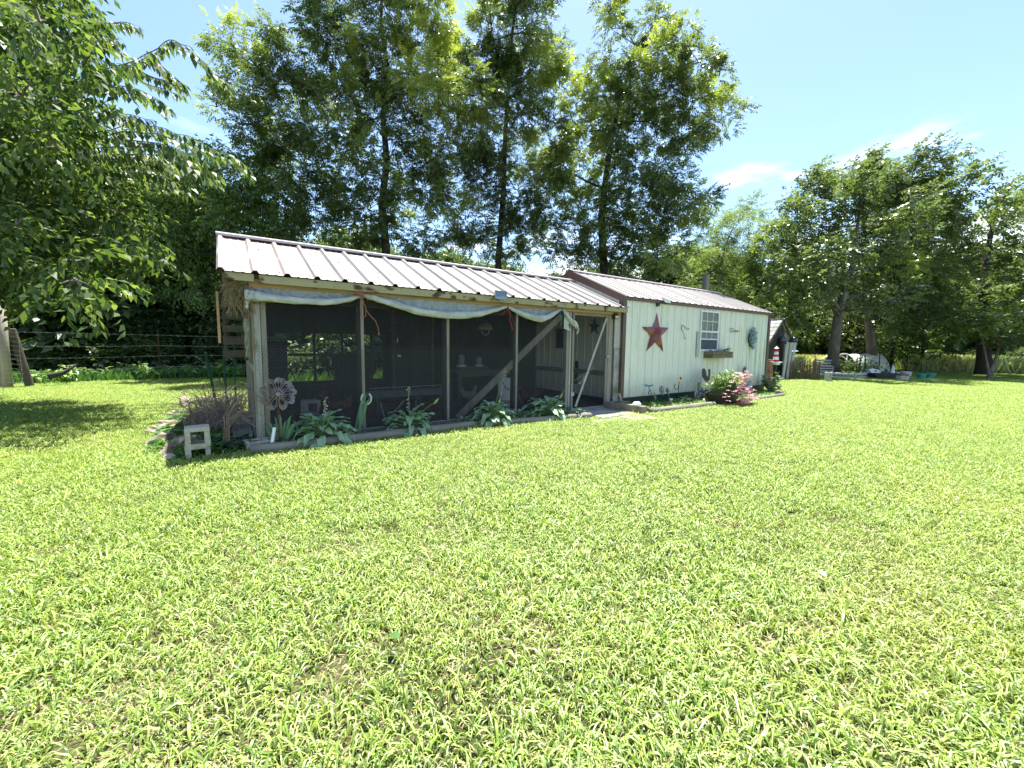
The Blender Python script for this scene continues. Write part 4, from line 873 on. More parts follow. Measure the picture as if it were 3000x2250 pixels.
# ================================================================== hostas with real leaves, irises
m_hosta = leafm('hosta_leaf', [(.20, .32, .20), (.26, .40, .24), (.33, .47, .28)], .25, .38, 3, None, tcol=(1.3, 1.5, .9), spec=.5)
m_hedge = leafm('hosta_edge', [(.40, .46, .24), (.34, .40, .20)], .25, .4)
def hosta_mesh(L_, w, droop, seed):
    P = leaf_geo(L_, w, .22, droop, 7); rr = random.Random(seed); V = []; Fs = []; mi = []
    n_ = len(P)
    for i, r_ in enumerate(P):
        a, b, c = [Vector(p) for p in r_]; wv = .018*math.sin(i*1.7+seed)*L_/.2
        V += [a+Vector((0, 0, wv)), a+(b-a)*.10+Vector((0, 0, wv*.9)), b+(a-b)*.45+Vector((0, 0, .006)), b-Vector((0, 0, .004)), b+(c-b)*.45+Vector((0, 0, .006)), c+(b-c)*.10-Vector((0, 0, wv*.9)), c-Vector((0, 0, wv))]
    for i in range(n_-1):
        for j in range(6): k = i*7+j; Fs.append((k, k+1, k+8, k+7)); mi.append(1 if j in (0, 5) else 0)
    me = bpy.data.meshes.new('leaf'); me.from_pydata([tuple(v) for v in V], [], Fs); me.materials.append(m_hosta); me.materials.append(m_hedge); me.polygons.foreach_set('material_index', mi); me.polygons.foreach_set('use_smooth', [True]*len(Fs)); return me
HM = [hosta_mesh(.20, .105, .35, 1), hosta_mesh(.17, .095, .6, 2), hosta_mesh(.22, .10, .85, 3), hosta_mesh(.14, .08, .3, 4)]
m_stem = pm('green_stem', (.12, .2, .07), (.16, .24, .09), 9, .6)
def hosta(label, c, s, n_, seed, stalks=()):
    rr = random.Random(seed); c = Vector(c); o = thing('hosta', label, 'plant', c, 'hostas along the coop front')
    st = MB()
    for i in range(n_):
        t_ = (i+.5)/n_; yaw = i*2.39996+rr.uniform(-.3, .3); el_ = 1.25-1.25*t_**.8; reach = s*(.04+.26*t_**.7); h = s*(.30-.22*t_)
        p = Vector((math.cos(yaw)*reach, math.sin(yaw)*reach, h)); lf_ = bpy.data.objects.new('leaf', HM[rr.randrange(4) if t_ < .8 else 2]); C.objects.link(lf_); lf_.parent = o
        lf_.location = p; lf_.rotation_euler = (rr.uniform(-.35, .35), -(el_-.35)+rr.uniform(-.25, .25), yaw+rr.uniform(-.3, .3)); lf_.scale = (s*rr.uniform(.78, 1.15),)*3
        st.tube([c+Vector((0, 0, .0)), c+Vector((p.x*.35, p.y*.35, p.z*.75)), c+p], .005*s, 4, False)
    st.build('leaf_stalks', m_stem, o)
    for (dx, dy, h, fl) in stalks:
        e_ = c+Vector((dx, dy, h)); MB().tube(bez(c+Vector((0, 0, .1)), c+Vector((dx*.3, dy*.3, h*.65)), e_, 8), [.006-.0004*k for k in range(9)], 5).build('flower_stalk', m_stem, o)
        q = MB(); fm = m_white if fl == 'w' else MATS['hosta_edge']
        d = (e_-c).normalized()
        if fl == 'w':
            for k in range(14): p = e_-d*h*.5*(k/14); a = rr.uniform(0, 6.3); v_ = Vector((math.cos(a)*.03, math.sin(a)*.03, rr.uniform(-.03, .01))); q.bar(p, p+v_, .006, .006)
            q.build('pale_buds', pm('dry_pale_flower', (.62, .55, .45), (.5, .44, .36), 20, .8), o)
        else:
            q.tube([e_-d*.05, e_, e_+d*.05], [.006, .016, .004], 6); q.build('flower_bud', pm('yellow_green_bud', (.30, .38, .10), (.36, .42, .16), 20, .6), o)
    return o
hosta('largest hosta with broad cream edged leaves right of the metal flower spinner', (.60, -.38, .0), 1.0, 52, 1, ((.05, -.02, .55, 'w'),))
hosta('hosta spilling over the log between the second and third posts', (1.68, -.38, .0), .92, 46, 2, ((.36, -.05, .42, 'b'), (.02, .1, .62, 'w')))
hosta('hosta in front of the white bucket with a tall pale flower stalk', (2.95, -.46, .0), .98, 48, 3, ((.22, .02, .83, 'w'), (.1, 0, .35, 'b')))
hosta('hosta left of the coop door with yellow bud stalks', (3.98, -.48, .0), .98, 46, 4, ((.28, .0, .36, 'b'), (.9, -.1, .82, 'w')))
hosta('small low hosta spreading at the door slab', (4.42, -.68, .0), .5, 22, 5)
hosta('little hosta half hidden between the two right hand hostas', (3.48, -.40, .0), .55, 14, 6)
hosta('small hosta tuft against the sill below the diagonal brace', (2.55, -.34, .0), .45, 10, 7)
m_iris = leafm('iris_leaf', [(.08, .17, .10), (.11, .21, .12), (.15, .25, .13)], .2, .45)
def iris(label, c, n_, h, seed, spread=.14, lean=0):
    rr = random.Random(seed); c = Vector(c); o = thing('iris_plant', label, 'plant', c)
    for i in range(n_):
        a = rr.uniform(0, 6.3); w = rr.uniform(.011, .018); hh = h*rr.uniform(.55, 1); d = Vector((math.cos(a)*spread*rr.uniform(.2, 1.2)+lean, math.sin(a)*spread*.5, hh)); s_ = Vector((rr.uniform(.7, 1), rr.uniform(-.5, .5), 0)).normalized()*w; b = c+Vector((rr.uniform(-.04, .04), rr.uniform(-.03, .03), 0))
        MB().grid([[b-s_, b+s_*0+Vector((0, .003, 0)), b+s_], [b+d*.5-s_*1.1, b+d*.5+Vector((0, .004, 0)), b+d*.5+s_*1.1], [b+d*Vector((.85, .85, .85)).x-s_*.7, b+d*.85, b+d*.85+s_*.7], [b+d+Vector((d.x*.2, 0, -.02)), b+d+Vector((d.x*.2, 0, -.02)), b+d+Vector((d.x*.2, 0, -.019))]]).build('blade', m_iris, o, smooth=True)
    return o
iris('fan of sword shaped iris leaves under the metal flower spinner', (.17, -.40, .0), 15, .42, 3)
iris('tall narrow iris blades left of the second coop post', (1.0, -.32, .0), 6, .66, 4, .08, .1)
iris('two short iris blades behind the largest hosta', (.45, -.28, .0), 4, .36, 5, .12)
iris('pale iris blades beside the foot of the diagonal brace', (2.72, -.32, .0), 4, .40, 6, .10, .08)
# ground ivy and weeds in beds
def weeds(name, label, boxes, n_, seed, mat, Lr=(.04, .09), wr=.6, h=(.02, .12)):
    r_ = np.random.default_rng(seed); V = []; Fq = []; k = 0
    cs_ = []
    for b in boxes:
        m_ = int(n_*b[4]); cs_.append(np.column_stack([r_.uniform(b[0], b[1], m_), r_.uniform(b[2], b[3], m_), r_.uniform(h[0], h[1], m_)]))
    c = np.concatenate(cs_); m_ = len(c); L_ = r_.uniform(*Lr, m_); a = r_.uniform(0, 2*PI, m_); el_ = r_.uniform(-.5, .7, m_)
    d = np.column_stack([np.cos(a)*np.cos(el_), np.sin(a)*np.cos(el_), np.sin(el_)]); s_ = np.column_stack([-np.sin(a), np.cos(a), r_.uniform(-.4, .4, m_)])
    w_ = (L_*wr/2)[:, None]; LL = L_[:, None]
    V = np.stack([c, c+d*LL*.45+s_*w_+[0, 0, .006], c+d*LL-[0, 0, .008], c+d*LL*.45-s_*w_+[0, 0, .006]], 1).reshape(-1, 3); Fq = np.arange(m_*4).reshape(-1, 4)
    return tag(np_mesh(name, V, Fq, mat, kind='stuff'), label)
m_weed = leafm('weed_leaf', [(.05, .12, .035), (.08, .18, .045), (.12, .24, .07)], .35, .5)
weeds('ground_ivy', 'low leafy weeds between the stones, the block and the coop corner', [(-1.0, -.3, -.1, 2.6, 1), (-.75, -.1, -.5, .1, .5), (-1.05, -.6, .8, 2.2, .5), (.0, .5, -.5, -.3, .12)], 1500, 3, m_weed)
weeds('bed_weeds', 'small leafy weeds along the sill behind the border logs', [(.1, 4.6, -.5, -.26, 1)], 520, 4, m_weed, (.03, .07), .5, (.01, .09))
weeds('bed_weeds', 'grassy weeds in the shed flower bed', [(5.9, 8, -.95, -.3, 1), (9, 11.6, -1.0, -.3, .9)], 700, 5, m_weed, (.04, .12), .2, (.01, .1))
# ================================================================== ornaments of the coop front
m_spin = pm('mauve_rust_metal', (.27, .225, .25), (.20, .16, .17), 12, .55, .2, metal=.25, c3=(.16, .09, .07), c3sc=5, c3t=(.58, .7), spec=.4)
cS = ay(814, 1154, -.50); sp = thing('wind_spinner', 'rusty mauve metal flower spinner with open petals in front of the corner post', 'wind spinner', (cS.x, -.50, 0))
def petal(c, r0, r1, w, rot_, Yd, tw):
    """ring shaped petal with a cupped tip"""
    m = MB(); outr = []; inn = []
    for i in range(13):
        t_ = i/12; a = 2*PI*t_
        # teardrop
        u = .5-.5*math.cos(a); x_ = r0+(r1-r0)*u; y_ = w*math.sin(a)*(.25+.75*u**1.2)
        ui = .5-.5*math.cos(a); xi = r0+.02+(r1-r0-.065)*ui; yi = (w*.70)*math.sin(a)*(.2+.8*ui)
        outr.append((x_, y_)); inn.append((xi, yi))
    def tr3(x_, y_, z_): cc, ss = math.cos(rot_), math.sin(rot_); return (c.x+x_*cc-y_*ss, c.y+Yd+z_+y_*tw, c.z+x_*ss+y_*cc)
    m.grid([[tr3(x_, y_, -.02*(x_/r1)**2) for x_, y_ in outr], [tr3(x_, y_, .0) for x_, y_ in inn]])
    # filled cup at the tip on one side
    m.grid([[tr3(r1-.002, 0, -.02), tr3(r1-.03, w*.75, -.018), tr3(r1-.07, w*.9, -.012)], [tr3(r1-.03, 0, -.03), tr3(r1-.05, w*.4, -.03), tr3(r1-.075, w*.5, -.02)]])
    return m
for ring, (cnt, r1, Yd, off) in enumerate(((9, .185, -.015, .12), (8, .18, .035, .43))):
    for i in range(cnt): petal(cS, .03, r1, .052, off+i*2*PI/cnt, Yd, .5).build('petal', m_spin, sp, solid=.002)
q = MB().lathe([(.03, 0), (.03, .012), (.018, .03), (.006, .034)], (0, 0, 0), 14); q.v = [(cS.x+x, cS.y-.02-z, cS.z+y) for x, y, z in q.v]; q.build('hub', m_spin, sp)
MB().tube([(cS.x, -.47, 0), (cS.x, -.47, cS.z)], .008, 6).build('pole', m_rust, sp)
ch_ = ay(1073, 1168, -.22); q = MB(); q.tube([(ch_.x+.062*math.sin(a), -.222, ch_.z-.075*math.cos(a)+.0) for a in np.linspace(-2.55, 2.55, 22)], .0115, 6)
tag(q.build('horseshoe', pm('pale_worn_horseshoe', (.62, .63, .50), (.5, .5, .4), 20, .6), smooth=True, base=ch_), 'pale horseshoe nailed open side up on the second coop post', 'horseshoe')
# ================================================================== ornaments of the shed front
def at(px, py, Y=-.5): return ay(px, py, Y)
def stem(m, a, b, r=.005): return m.tube([a, (Vector(a)+Vector(b))/2+Vector((.01, 0, 0)), b], r, 5)
# solar stake lights
for px, ytop, ybot, lb in ((1912, 1179, 1197, 'first solar stake light from the left, behind the thick log'), (1964.5, 1168, 1190, 'second solar stake light, under the green rose stake'), (2016.5, 1168, 1186, 'third solar stake light beside the galvanised rooster'), (2076, 1160, 1176, 'fourth solar stake light at the left rim of the planter')):
    a = at(px, ybot, -.62); o = thing('stake_light', lb, 'solar light', (a.x, -.62, 0), 'solar stake lights in front of the shed'); z = at(px, ytop, -.62).z
    MB().lathe([(.012, 0), (.012, max(.03, z-.07))], (a.x, -.62, 0), 8).build('stake', m_galv, o); MB().lathe([(.020, z-.069), (.034, z-.02)], (a.x, -.62, 0), 10).build('lens', pm('dull_clear_plastic', (.5, .5, .42), None, 5, .3), o); MB().lathe([(.042, z-.019), (.040, z), (.015, z+.006)], (a.x, -.62, 0), 12).build('cap', pm('silver_cap', (.55, .55, .52), None, 5, .35, metal=.5), o)
m_blue = pm('sky_blue_enamel', (.16, .42, .52), (.10, .30, .42), 9, .35, spec=.6)
a = at(1900, 1133, -.5); o = thing('flower_stake', 'sky blue metal dish flower on a leaning stake', 'garden stake', (a.x+.2, -.5, 0))
q = MB()
for i in range(6): th = i*PI/3; q.grid(place(leaf_geo(.14, .10, .1, -.25, 4), a, th, .1))
q.build('petals', m_blue, o); MB().tube([a, at(1910, 1155), at(1928, 1188, -.5)], .006, 5).build('stake', m_tgreen, o)
q = MB(); q.grid(place(leaf_geo(.2, .05, .3, .3, 4), at(1920, 1175), 1.2, 1.5)); q.grid(place(leaf_geo(.16, .05, .3, .3, 4), at(1916, 1168), 2.2, 1.2)); q.build('leaf', pm('olive_metal', (.16, .16, .06), None, 5, .5), o)
o = thing('flower_stake', 'small hanging grey bird ornament on the pale shed wall', 'ornament', at(1940, 1140, -.3)); q = MB(); c_ = at(1940, 1143, -.3); q.blob(c_, (.04, .03, .06), 8, 6).blob(c_+Vector((-.01, 0, .07)), (.025, .025, .03), 8, 5); q.build('bird', m_galv, o, smooth=True)
q = MB().tube([c_+Vector((.0, 0, -.06)), c_+Vector((.03, 0, -.12))], .01, 4).build('tail', m_galv, o)
a = at(1955, 1146, -.5); o = thing('flower_stake', 'green and grey metal rosebud on a short stake', 'garden stake', (a.x+.1, -.5, 0)); q = MB()
for i in range(7): q.grid(place(leaf_geo(.10, .07, .5, -.5, 4), a-Vector((0, 0, .04)), i*.9, 1.0))
q.build('bud', pm('green_grey_metal', (.20, .26, .17), (.14, .18, .13), 12, .5), o); MB().tube([a, at(1963, 1168), at(1966, 1188, -.5)], .006, 5).build('stake', m_galv, o)
a = at(1991, 1108, -.5); o = thing('flower_stake', 'yellow metal sunflower on a stake with a curled hook', 'garden stake', (a.x, -.5, 0)); q = MB()
for i in range(9): th = i*2*PI/9; P = leaf_geo(.085, .045, .3, .1, 3); P = [[Vector((p[0]*math.cos(th)-p[1]*math.sin(th), -.02+p[2]*.6, p[0]*math.sin(th)+p[1]*math.cos(th)))+a for p in r_] for r_ in P]; q.grid(P)
q.build('petals', pm('yellow_enamel', (.72, .50, .16), (.80, .62, .30), 9, .4), o); q = MB().lathe([(.028, 0), (.026, .012), (.01, .018)], (0, 0, 0), 10); q.v = [(a.x+x, a.y-.02-z, a.z+y) for x, y, z in q.v]; q.build('centre', pm('brown_centre', (.15, .07, .03), None, 5, .6), o)
q = MB().tube([a, at(1988, 1135), at(1987, 1152, -.5)], .006, 5).tube([at(x, y) for x, y in ((1988, 1128), (1986, 1140), (1980, 1142), (1976, 1136), (1976, 1128), (1979, 1126))], .007, 5); q.build('stake', m_rust, o)
o = MB().tube([at(x, y, -.45) for x, y in ((1904, 1158), (1900, 1152), (1901, 1146), (1906, 1143))], .007, 5).build('iron_hook', m_rust, base=at(1904, 1158, -.45)); tag(o, 'small rusty iron hook curl beside the blue flower stake', 'hook')
a = at(2052, 1180, -.75); o = MB().tube([a, at(2030, 1121, -.75), at(2027, 1116, -.75), at(2022, 1115, -.75)], .006, 5).tube([at(2020, 1114, -.75), at(2045, 1118, -.75)], .006, 5).build('shepherd_hook', m_galv, base=a); tag(o, 'thin pale bent stake in front of the galvanised rooster', 'garden stake')
# galvanised rooster sculpture
cg = at(2045, 1160, -.50); o = thing('rooster_sculpture', 'rounded galvanised metal rooster sculpture beside the window axis', 'sculpture', (cg.x, -.5, 0))
q = MB(); 
V = [(-.30, 0, .30), (-.22, 0, .22), (-.05, 0, .14), (.06, 0, .20), (.05, 0, .34), (.02, 0, .44)]
q.blob(cg+Vector((.09, 0, .0)), (.11, .09, .13), 14, 9); q.build('belly', m_galv, o, smooth=True)
q = MB().tube([cg+Vector((.10, 0, .06)), cg+Vector((.07, 0, .16)), cg+Vector((.03, 0, .25)), cg+Vector((.02, 0, .28))], [.085, .065, .04, .035], 10).build('neck', m_galv, o, smooth=True)
q = MB(); q.tube([cg+Vector((-.10+.07*math.cos(t_)*(1-t_/14), -.03, .02+.10*math.sin(t_)*(1-t_/14))) for t_ in np.linspace(0, 9, 30)], .03, 6); q.build('coiled_tail', m_galv, o, smooth=True)
MB().prism([cg+Vector((-.03, -.01, .27)), cg+Vector((0, -.01, .30)), cg+Vector((.05, -.01, .29)), cg+Vector((.06, -.01, .265))], (0, .02, 0)).build('comb', m_rust, o)
for dx in (.03, .11): MB().tube([cg+Vector((dx, 0, -.10)), (cg.x+dx, -.5, .0)], .01, 5).build('leg', m_galv, o)
# black rooster silhouette
R = [(1320, 948), (1340, 944), (1352, 965), (1358, 1005), (1368, 1025), (1378, 1000), (1376, 985), (1374, 965), (1380, 950), (1392, 952), (1396, 968), (1393, 990), (1398, 1010), (1392, 1040), (1378, 1060), (1370, 1078), (1352, 1072), (1335, 1045), (1320, 1020), (1318, 985)]
a = at(2066, 1110, -.46); o = thing('rooster_silhouette', 'flat black rooster silhouette on a stake below the window box', 'garden stake', (a.x, -.46, 0))
MB().prism([at(1640+x/3.16, 780+y/3.16, -.46) for x, y in R], (0, .006, 0)).build('rooster', m_black, o); MB().tube([at(1640+1362/3.16, 780+1070/3.16, -.457), at(2071, 1144, -.457)], .006, 5).build('stake', m_black, o); MB().tube([at(2071, 1118, -.457), at(2080, 1124, -.457)], .01, 4).build('foot', m_black, o)
# dark blue grey pinwheel behind the pink flowers
a = at(2182, 1085, -.40); o = thing('pinwheel', 'dark spiky metal pinwheel behind the pink flowers', 'garden stake', (a.x, -.4, 0)); q = MB()
for i in range(14): th = i*2*PI/14; P = leaf_geo(.13, .035, .6, -.2, 3); q.grid([[Vector((p[0]*math.cos(th)-p[1]*math.sin(th), -.01+p[2], p[0]*math.sin(th)+p[1]*math.cos(th)))+a for p in r_] for r_ in P])
q.build('blades', pm('blue_black_metal', (.05, .06, .09), (.09, .10, .13), 9, .5), o); MB().tube([a, (a.x, -.4, 0)], .006, 5).build('stake', m_black, o)
o = MB().lathe([(.05, 0), (.06, .1), (.045, .22), (.05, .25)], (at(2195, 1130, -.5).x, -.5, .12), 12).build('glass_jar', pm('teal_glass', (.16, .28, .30), None, 5, .2, spec=.7), base=(at(2195, 1130, -.5).x, -.5, .12)); tag(o, 'teal jar standing behind the pink flowers', 'jar')
# planter and pink flowering bush
pc = Vector((8.36, -1.0, 0)); o = thing('planter', 'long black tub planter in front of the shed', 'planter', pc)
MB().lathe([(.34, 0), (.42, .22), (.44, .22), (.44, .25), (.40, .25), (.38, .18)], pc, 28, 1.15, .62).build('tub', pm('dark_brown_black_tub', (.03, .024, .02), (.045, .035, .03), 8, .55), o); MB().lathe([(.39, .19), (.3, .2)], pc, 20, 1.13, .6).build('soil', m_soil, o)
m_pinkleaf = leafm('lily_leaf', [(.035, .09, .025), (.06, .13, .035), (.12, .2, .05), (.30, .36, .10)], .35, .4); m_pink = leafm('pink_petal', [(.75, .18, .30), (.78, .40, .48), (.82, .70, .70), (.80, .74, .72), (.50, .02, .12)], .35, .6, tcol=(1.2, .9, .9))
fbh = thing('pink_flower_bush', 'leafy bush with clusters of pink and white flowers trailing from the black planter', 'plant', pc)
q = MB(); qf = MB(); rr = random.Random(12); stm = MB()
for i in range(85):
    a_ = rr.uniform(0, 6.3); hh = rr.uniform(.15, .52); rd = rr.uniform(.1, .55); lean = .26 if rr.random() < .5 else -.16
    base_ = pc+Vector((rr.uniform(-.3, .3), rr.uniform(-.12, .12), .2)); tip = base_+Vector((math.cos(a_)*rd*.8+lean*.8, math.sin(a_)*rd*.5-.08, hh*(1 if rd < .4 else .6)))
    stm.tube(bez(base_, (base_+tip)/2+Vector((0, 0, .15)), tip, 4), .004, 4, False)
    for k in range(9):
        t_ = .25+.75*k/9; p = base_+(tip-base_)*t_+Vector((0, 0, .10*math.sin(PI*t_))); q.grid(place(leaf_geo(rr.uniform(.09, .15), .028, .35, .35, 4), p, rr.uniform(0, 6.3), rr.uniform(-.1, 1.1)))
def bloom(c, n_, R_):
    for i in range(n_):
        p = c+Vector((rr.gauss(0, R_), rr.gauss(0, R_*.7), rr.gauss(0, R_)))
        for k in range(5): qf.grid(place(leaf_geo(.042, .026, .4, .5, 2), p, k*1.256+rr.uniform(-.2, .2), rr.uniform(.1, .7)))
for px, py, n_, R_ in ((2187, 1105, 20, .05), (2192, 1095, 8, .04), (2168, 1098, 6, .05), (2180, 1125, 14, .06), (2165, 1142, 16, .06), (2185, 1145, 22, .07), (2198, 1150, 16, .06), (2205, 1165, 14, .06), (2150, 1100, 5, .06), (2175, 1168, 18, .055), (2185, 1182, 22, .055), (2172, 1185, 14, .05), (2180, 1190, 12, .04), (2135, 1150, 4, .08), (2120, 1165, 4, .08)):
    bloom(ay(px, py, -1.42), int(n_*1.4), R_*1.1)
q.build('leaves', m_pinkleaf, fbh); qf.build('flowers', m_pink, fbh); stm.build('stems', m_stem, fbh)
hosta('pale green leaf clump hanging over the thick log left of the planter', (7.42, -1.12, .02), .42, 9, 15)['group'] = 'low leaves at the shed bed'
hosta('dark leaf clump at the foot of the galvanised rooster', (7.55, -.62, .0), .5, 12, 16)['group'] = 'low leaves at the shed bed'
# grey green leafy plant at the right shed corner
m_sage = leafm('sage_leaf', [(.12, .17, .12), (.20, .26, .19), (.28, .34, .26)], .25, .55)
pg = Vector((11.55, -.55, 0)); o = thing('sage_plant', 'grey green broad leaved plant at the right corner of the shed', 'plant', pg); q = MB(); s2 = MB(); rr = random.Random(3)
for i in range(26):
    a_ = rr.uniform(0, 6.3); tip = pg+Vector((math.cos(a_)*rr.uniform(.05, .35), math.sin(a_)*.22, rr.uniform(.15, .62))); s2.tube([pg, (pg+tip)/2+Vector((0, 0, .05)), tip], .007, 4, False)
    for k in range(6): q.grid(place(leaf_geo(rr.uniform(.10, .16), .07, .3, .4, 4), pg+(tip-pg)*(.4+.1*k), rr.uniform(0, 6.3), rr.uniform(-.1, .9)))
q.build('leaves', m_sage, o); s2.build('stems', m_stem, o)
# ================================================================== trees
m_bark = pm('grey_brown_bark', (.17, .145, .115), (.09, .075, .06), 10, .95, .7, 22, st=(1, 1, .25), c3=(.24, .22, .18), c3sc=3)
m_barkd = pm('dark_bark', (.055, .045, .038), (.035, .03, .026), 12, .95, .5, 22, st=(1, 1, .25))
m_lfA = leafm('walnut_leaf', [(.035, .065, .025), (.065, .105, .038), (.10, .145, .05), (.19, .25, .08)], .40, .33, .30, (.30, .36, .10), (.50, .66), tcol=(1.8, 1.8, .75), spec=.5)  # yellow patches by place put sunlit clumps into the leaf colour
m_lfN = leafm('broad_leaf', [(.04, .08, .03), (.07, .12, .04), (.11, .165, .055), (.18, .24, .09)], .42, .45, .8, None, tcol=(1.8, 1.85, .65), spec=.22)
m_lfD = leafm('dense_leaf', [(.045, .072, .034), (.07, .105, .045), (.10, .14, .058), (.17, .215, .095)], .38, .30, .35, (.19, .25, .085), (.46, .66), tcol=(1.6, 1.65, .8), spec=.65)
m_lfW = leafm('woodland_leaf', [(.035, .06, .026), (.06, .10, .035), (.09, .135, .045), (.15, .20, .07)], .38, .36, .3, None, tcol=(1.4, 1.5, .6))
m_lfY = leafm('pale_acacia_leaf', [(.10, .15, .05), (.15, .21, .07), (.20, .26, .10)], .45, .45)
def quadleaf(L_, w, fold): return np.array([[0, 0, 0], [L_*.42, w/2, fold], [L_, 0, -fold*1.2], [L_*.42, -w/2, fold]])
def rotm(yaw, pitch, roll):
    cy, sy, cp, sp_, cr_, sr = np.cos(yaw), np.sin(yaw), np.cos(pitch), np.sin(pitch), np.cos(roll), np.sin(roll)
    Rz = np.array([[cy, -sy, 0], [sy, cy, 0], [0, 0, 1]]); Ry = np.array([[cp, 0, -sp_], [0, 1, 0], [sp_, 0, cp]]); Rx = np.array([[1, 0, 0], [0, cr_, -sr], [0, sr, cr_]]); return Rz@Ry@Rx
def t_pinnate(nl, L_, ll, lw, droop, seed):
    r = np.random.default_rng(seed); out = []
    for k in range(nl):
        t = .2+.8*k/nl
        for sg in (-1, 1):
            p = np.array([L_*t, 0, -droop*L_*t*t]); out.append(p+(rotm(sg*r.uniform(.8, 1.2), -r.uniform(.05, .65), sg*r.uniform(-.6, .6))@(quadleaf(ll*r.uniform(.8, 1.1)*(1-.25*abs(t-.6)), lw, .004).T)).T)
    out.append(np.array([L_, 0, -droop*L_])+(rotm(0, -.7, 0)@quadleaf(ll, lw, .004).T).T)
    return np.stack(out)
def t_shoot(nl, L_, ll, lw, droop, seed, hang=.6):
    r = np.random.default_rng(seed); out = []
    for k in range(nl):
        t = (k+.6)/nl; p = np.array([L_*t, 0, -droop*L_*t*t]); out.append(p+(rotm(r.uniform(.5, 1.3)*(-1 if k % 2 else 1), -r.uniform(hang*.3, hang*1.6), r.uniform(-.7, .7))@(quadleaf(ll*r.uniform(.75, 1.15), lw*r.uniform(.85, 1.1), ll*.06).T)).T)
    return np.stack(out)
TP = [t_pinnate(5, .30, .125, .048, .18, i) for i in range(3)]
TN = [t_shoot(9, .50, .135, .064, .45, i, 1.0) for i in range(3)]
TD = [t_shoot(8, .38, .15, .085, .15, 20+i, .35) for i in range(3)]
TW = [t_shoot(6, .5, .21, .125, .2, 40+i, .5) for i in range(3)]
TF = [t_pinnate(5, .36, .11, .035, .5, 60+i) for i in range(3)]
def leaves_at(pos, outd, tmpl, rg, sc=(.8, 1.2), wind=None):
    n_ = len(pos); yaw = np.arctan2(outd[:, 1], outd[:, 0])+rg.normal(0, .7, n_); pit = np.clip(outd[:, 2]*.7+rg.normal(0, .35, n_), -1.1, 1.1); rol = rg.normal(0, .4, n_)
    if wind is not None: yaw = yaw*0+math.atan2(wind[1], wind[0])+rg.normal(0, .8, n_)
    cy, sy, cp, sp_, cr_, sr = np.cos(yaw), np.sin(yaw), np.cos(pit), np.sin(pit), np.cos(rol), np.sin(rol); z = np.zeros(n_); o1 = np.ones(n_)
    Rz = np.stack([np.stack([cy, -sy, z], 1), np.stack([sy, cy, z], 1), np.stack([z, z, o1], 1)], 1); Ry = np.stack([np.stack([cp, z, -sp_], 1), np.stack([z, o1, z], 1), np.stack([sp_, z, cp], 1)], 1)
    Rx = np.stack([np.stack([o1, z, z], 1), np.stack([z, cr_, -sr], 1), np.stack([z, sr, cr_], 1)], 1)
    R_ = Rz@Ry@Rx*rg.uniform(sc[0], sc[1], n_)[:, None, None]; Vs = []
    ch = rg.integers(0, len(tmpl), n_)
    for k, T in enumerate(tmpl):
        i = np.where(ch == k)[0]
        if len(i): Vs.append((np.einsum('nij,lqj->nlqi', R_[i], T)+pos[i][:, None, None, :]).reshape(-1, 3))
    return np.concatenate(Vs)
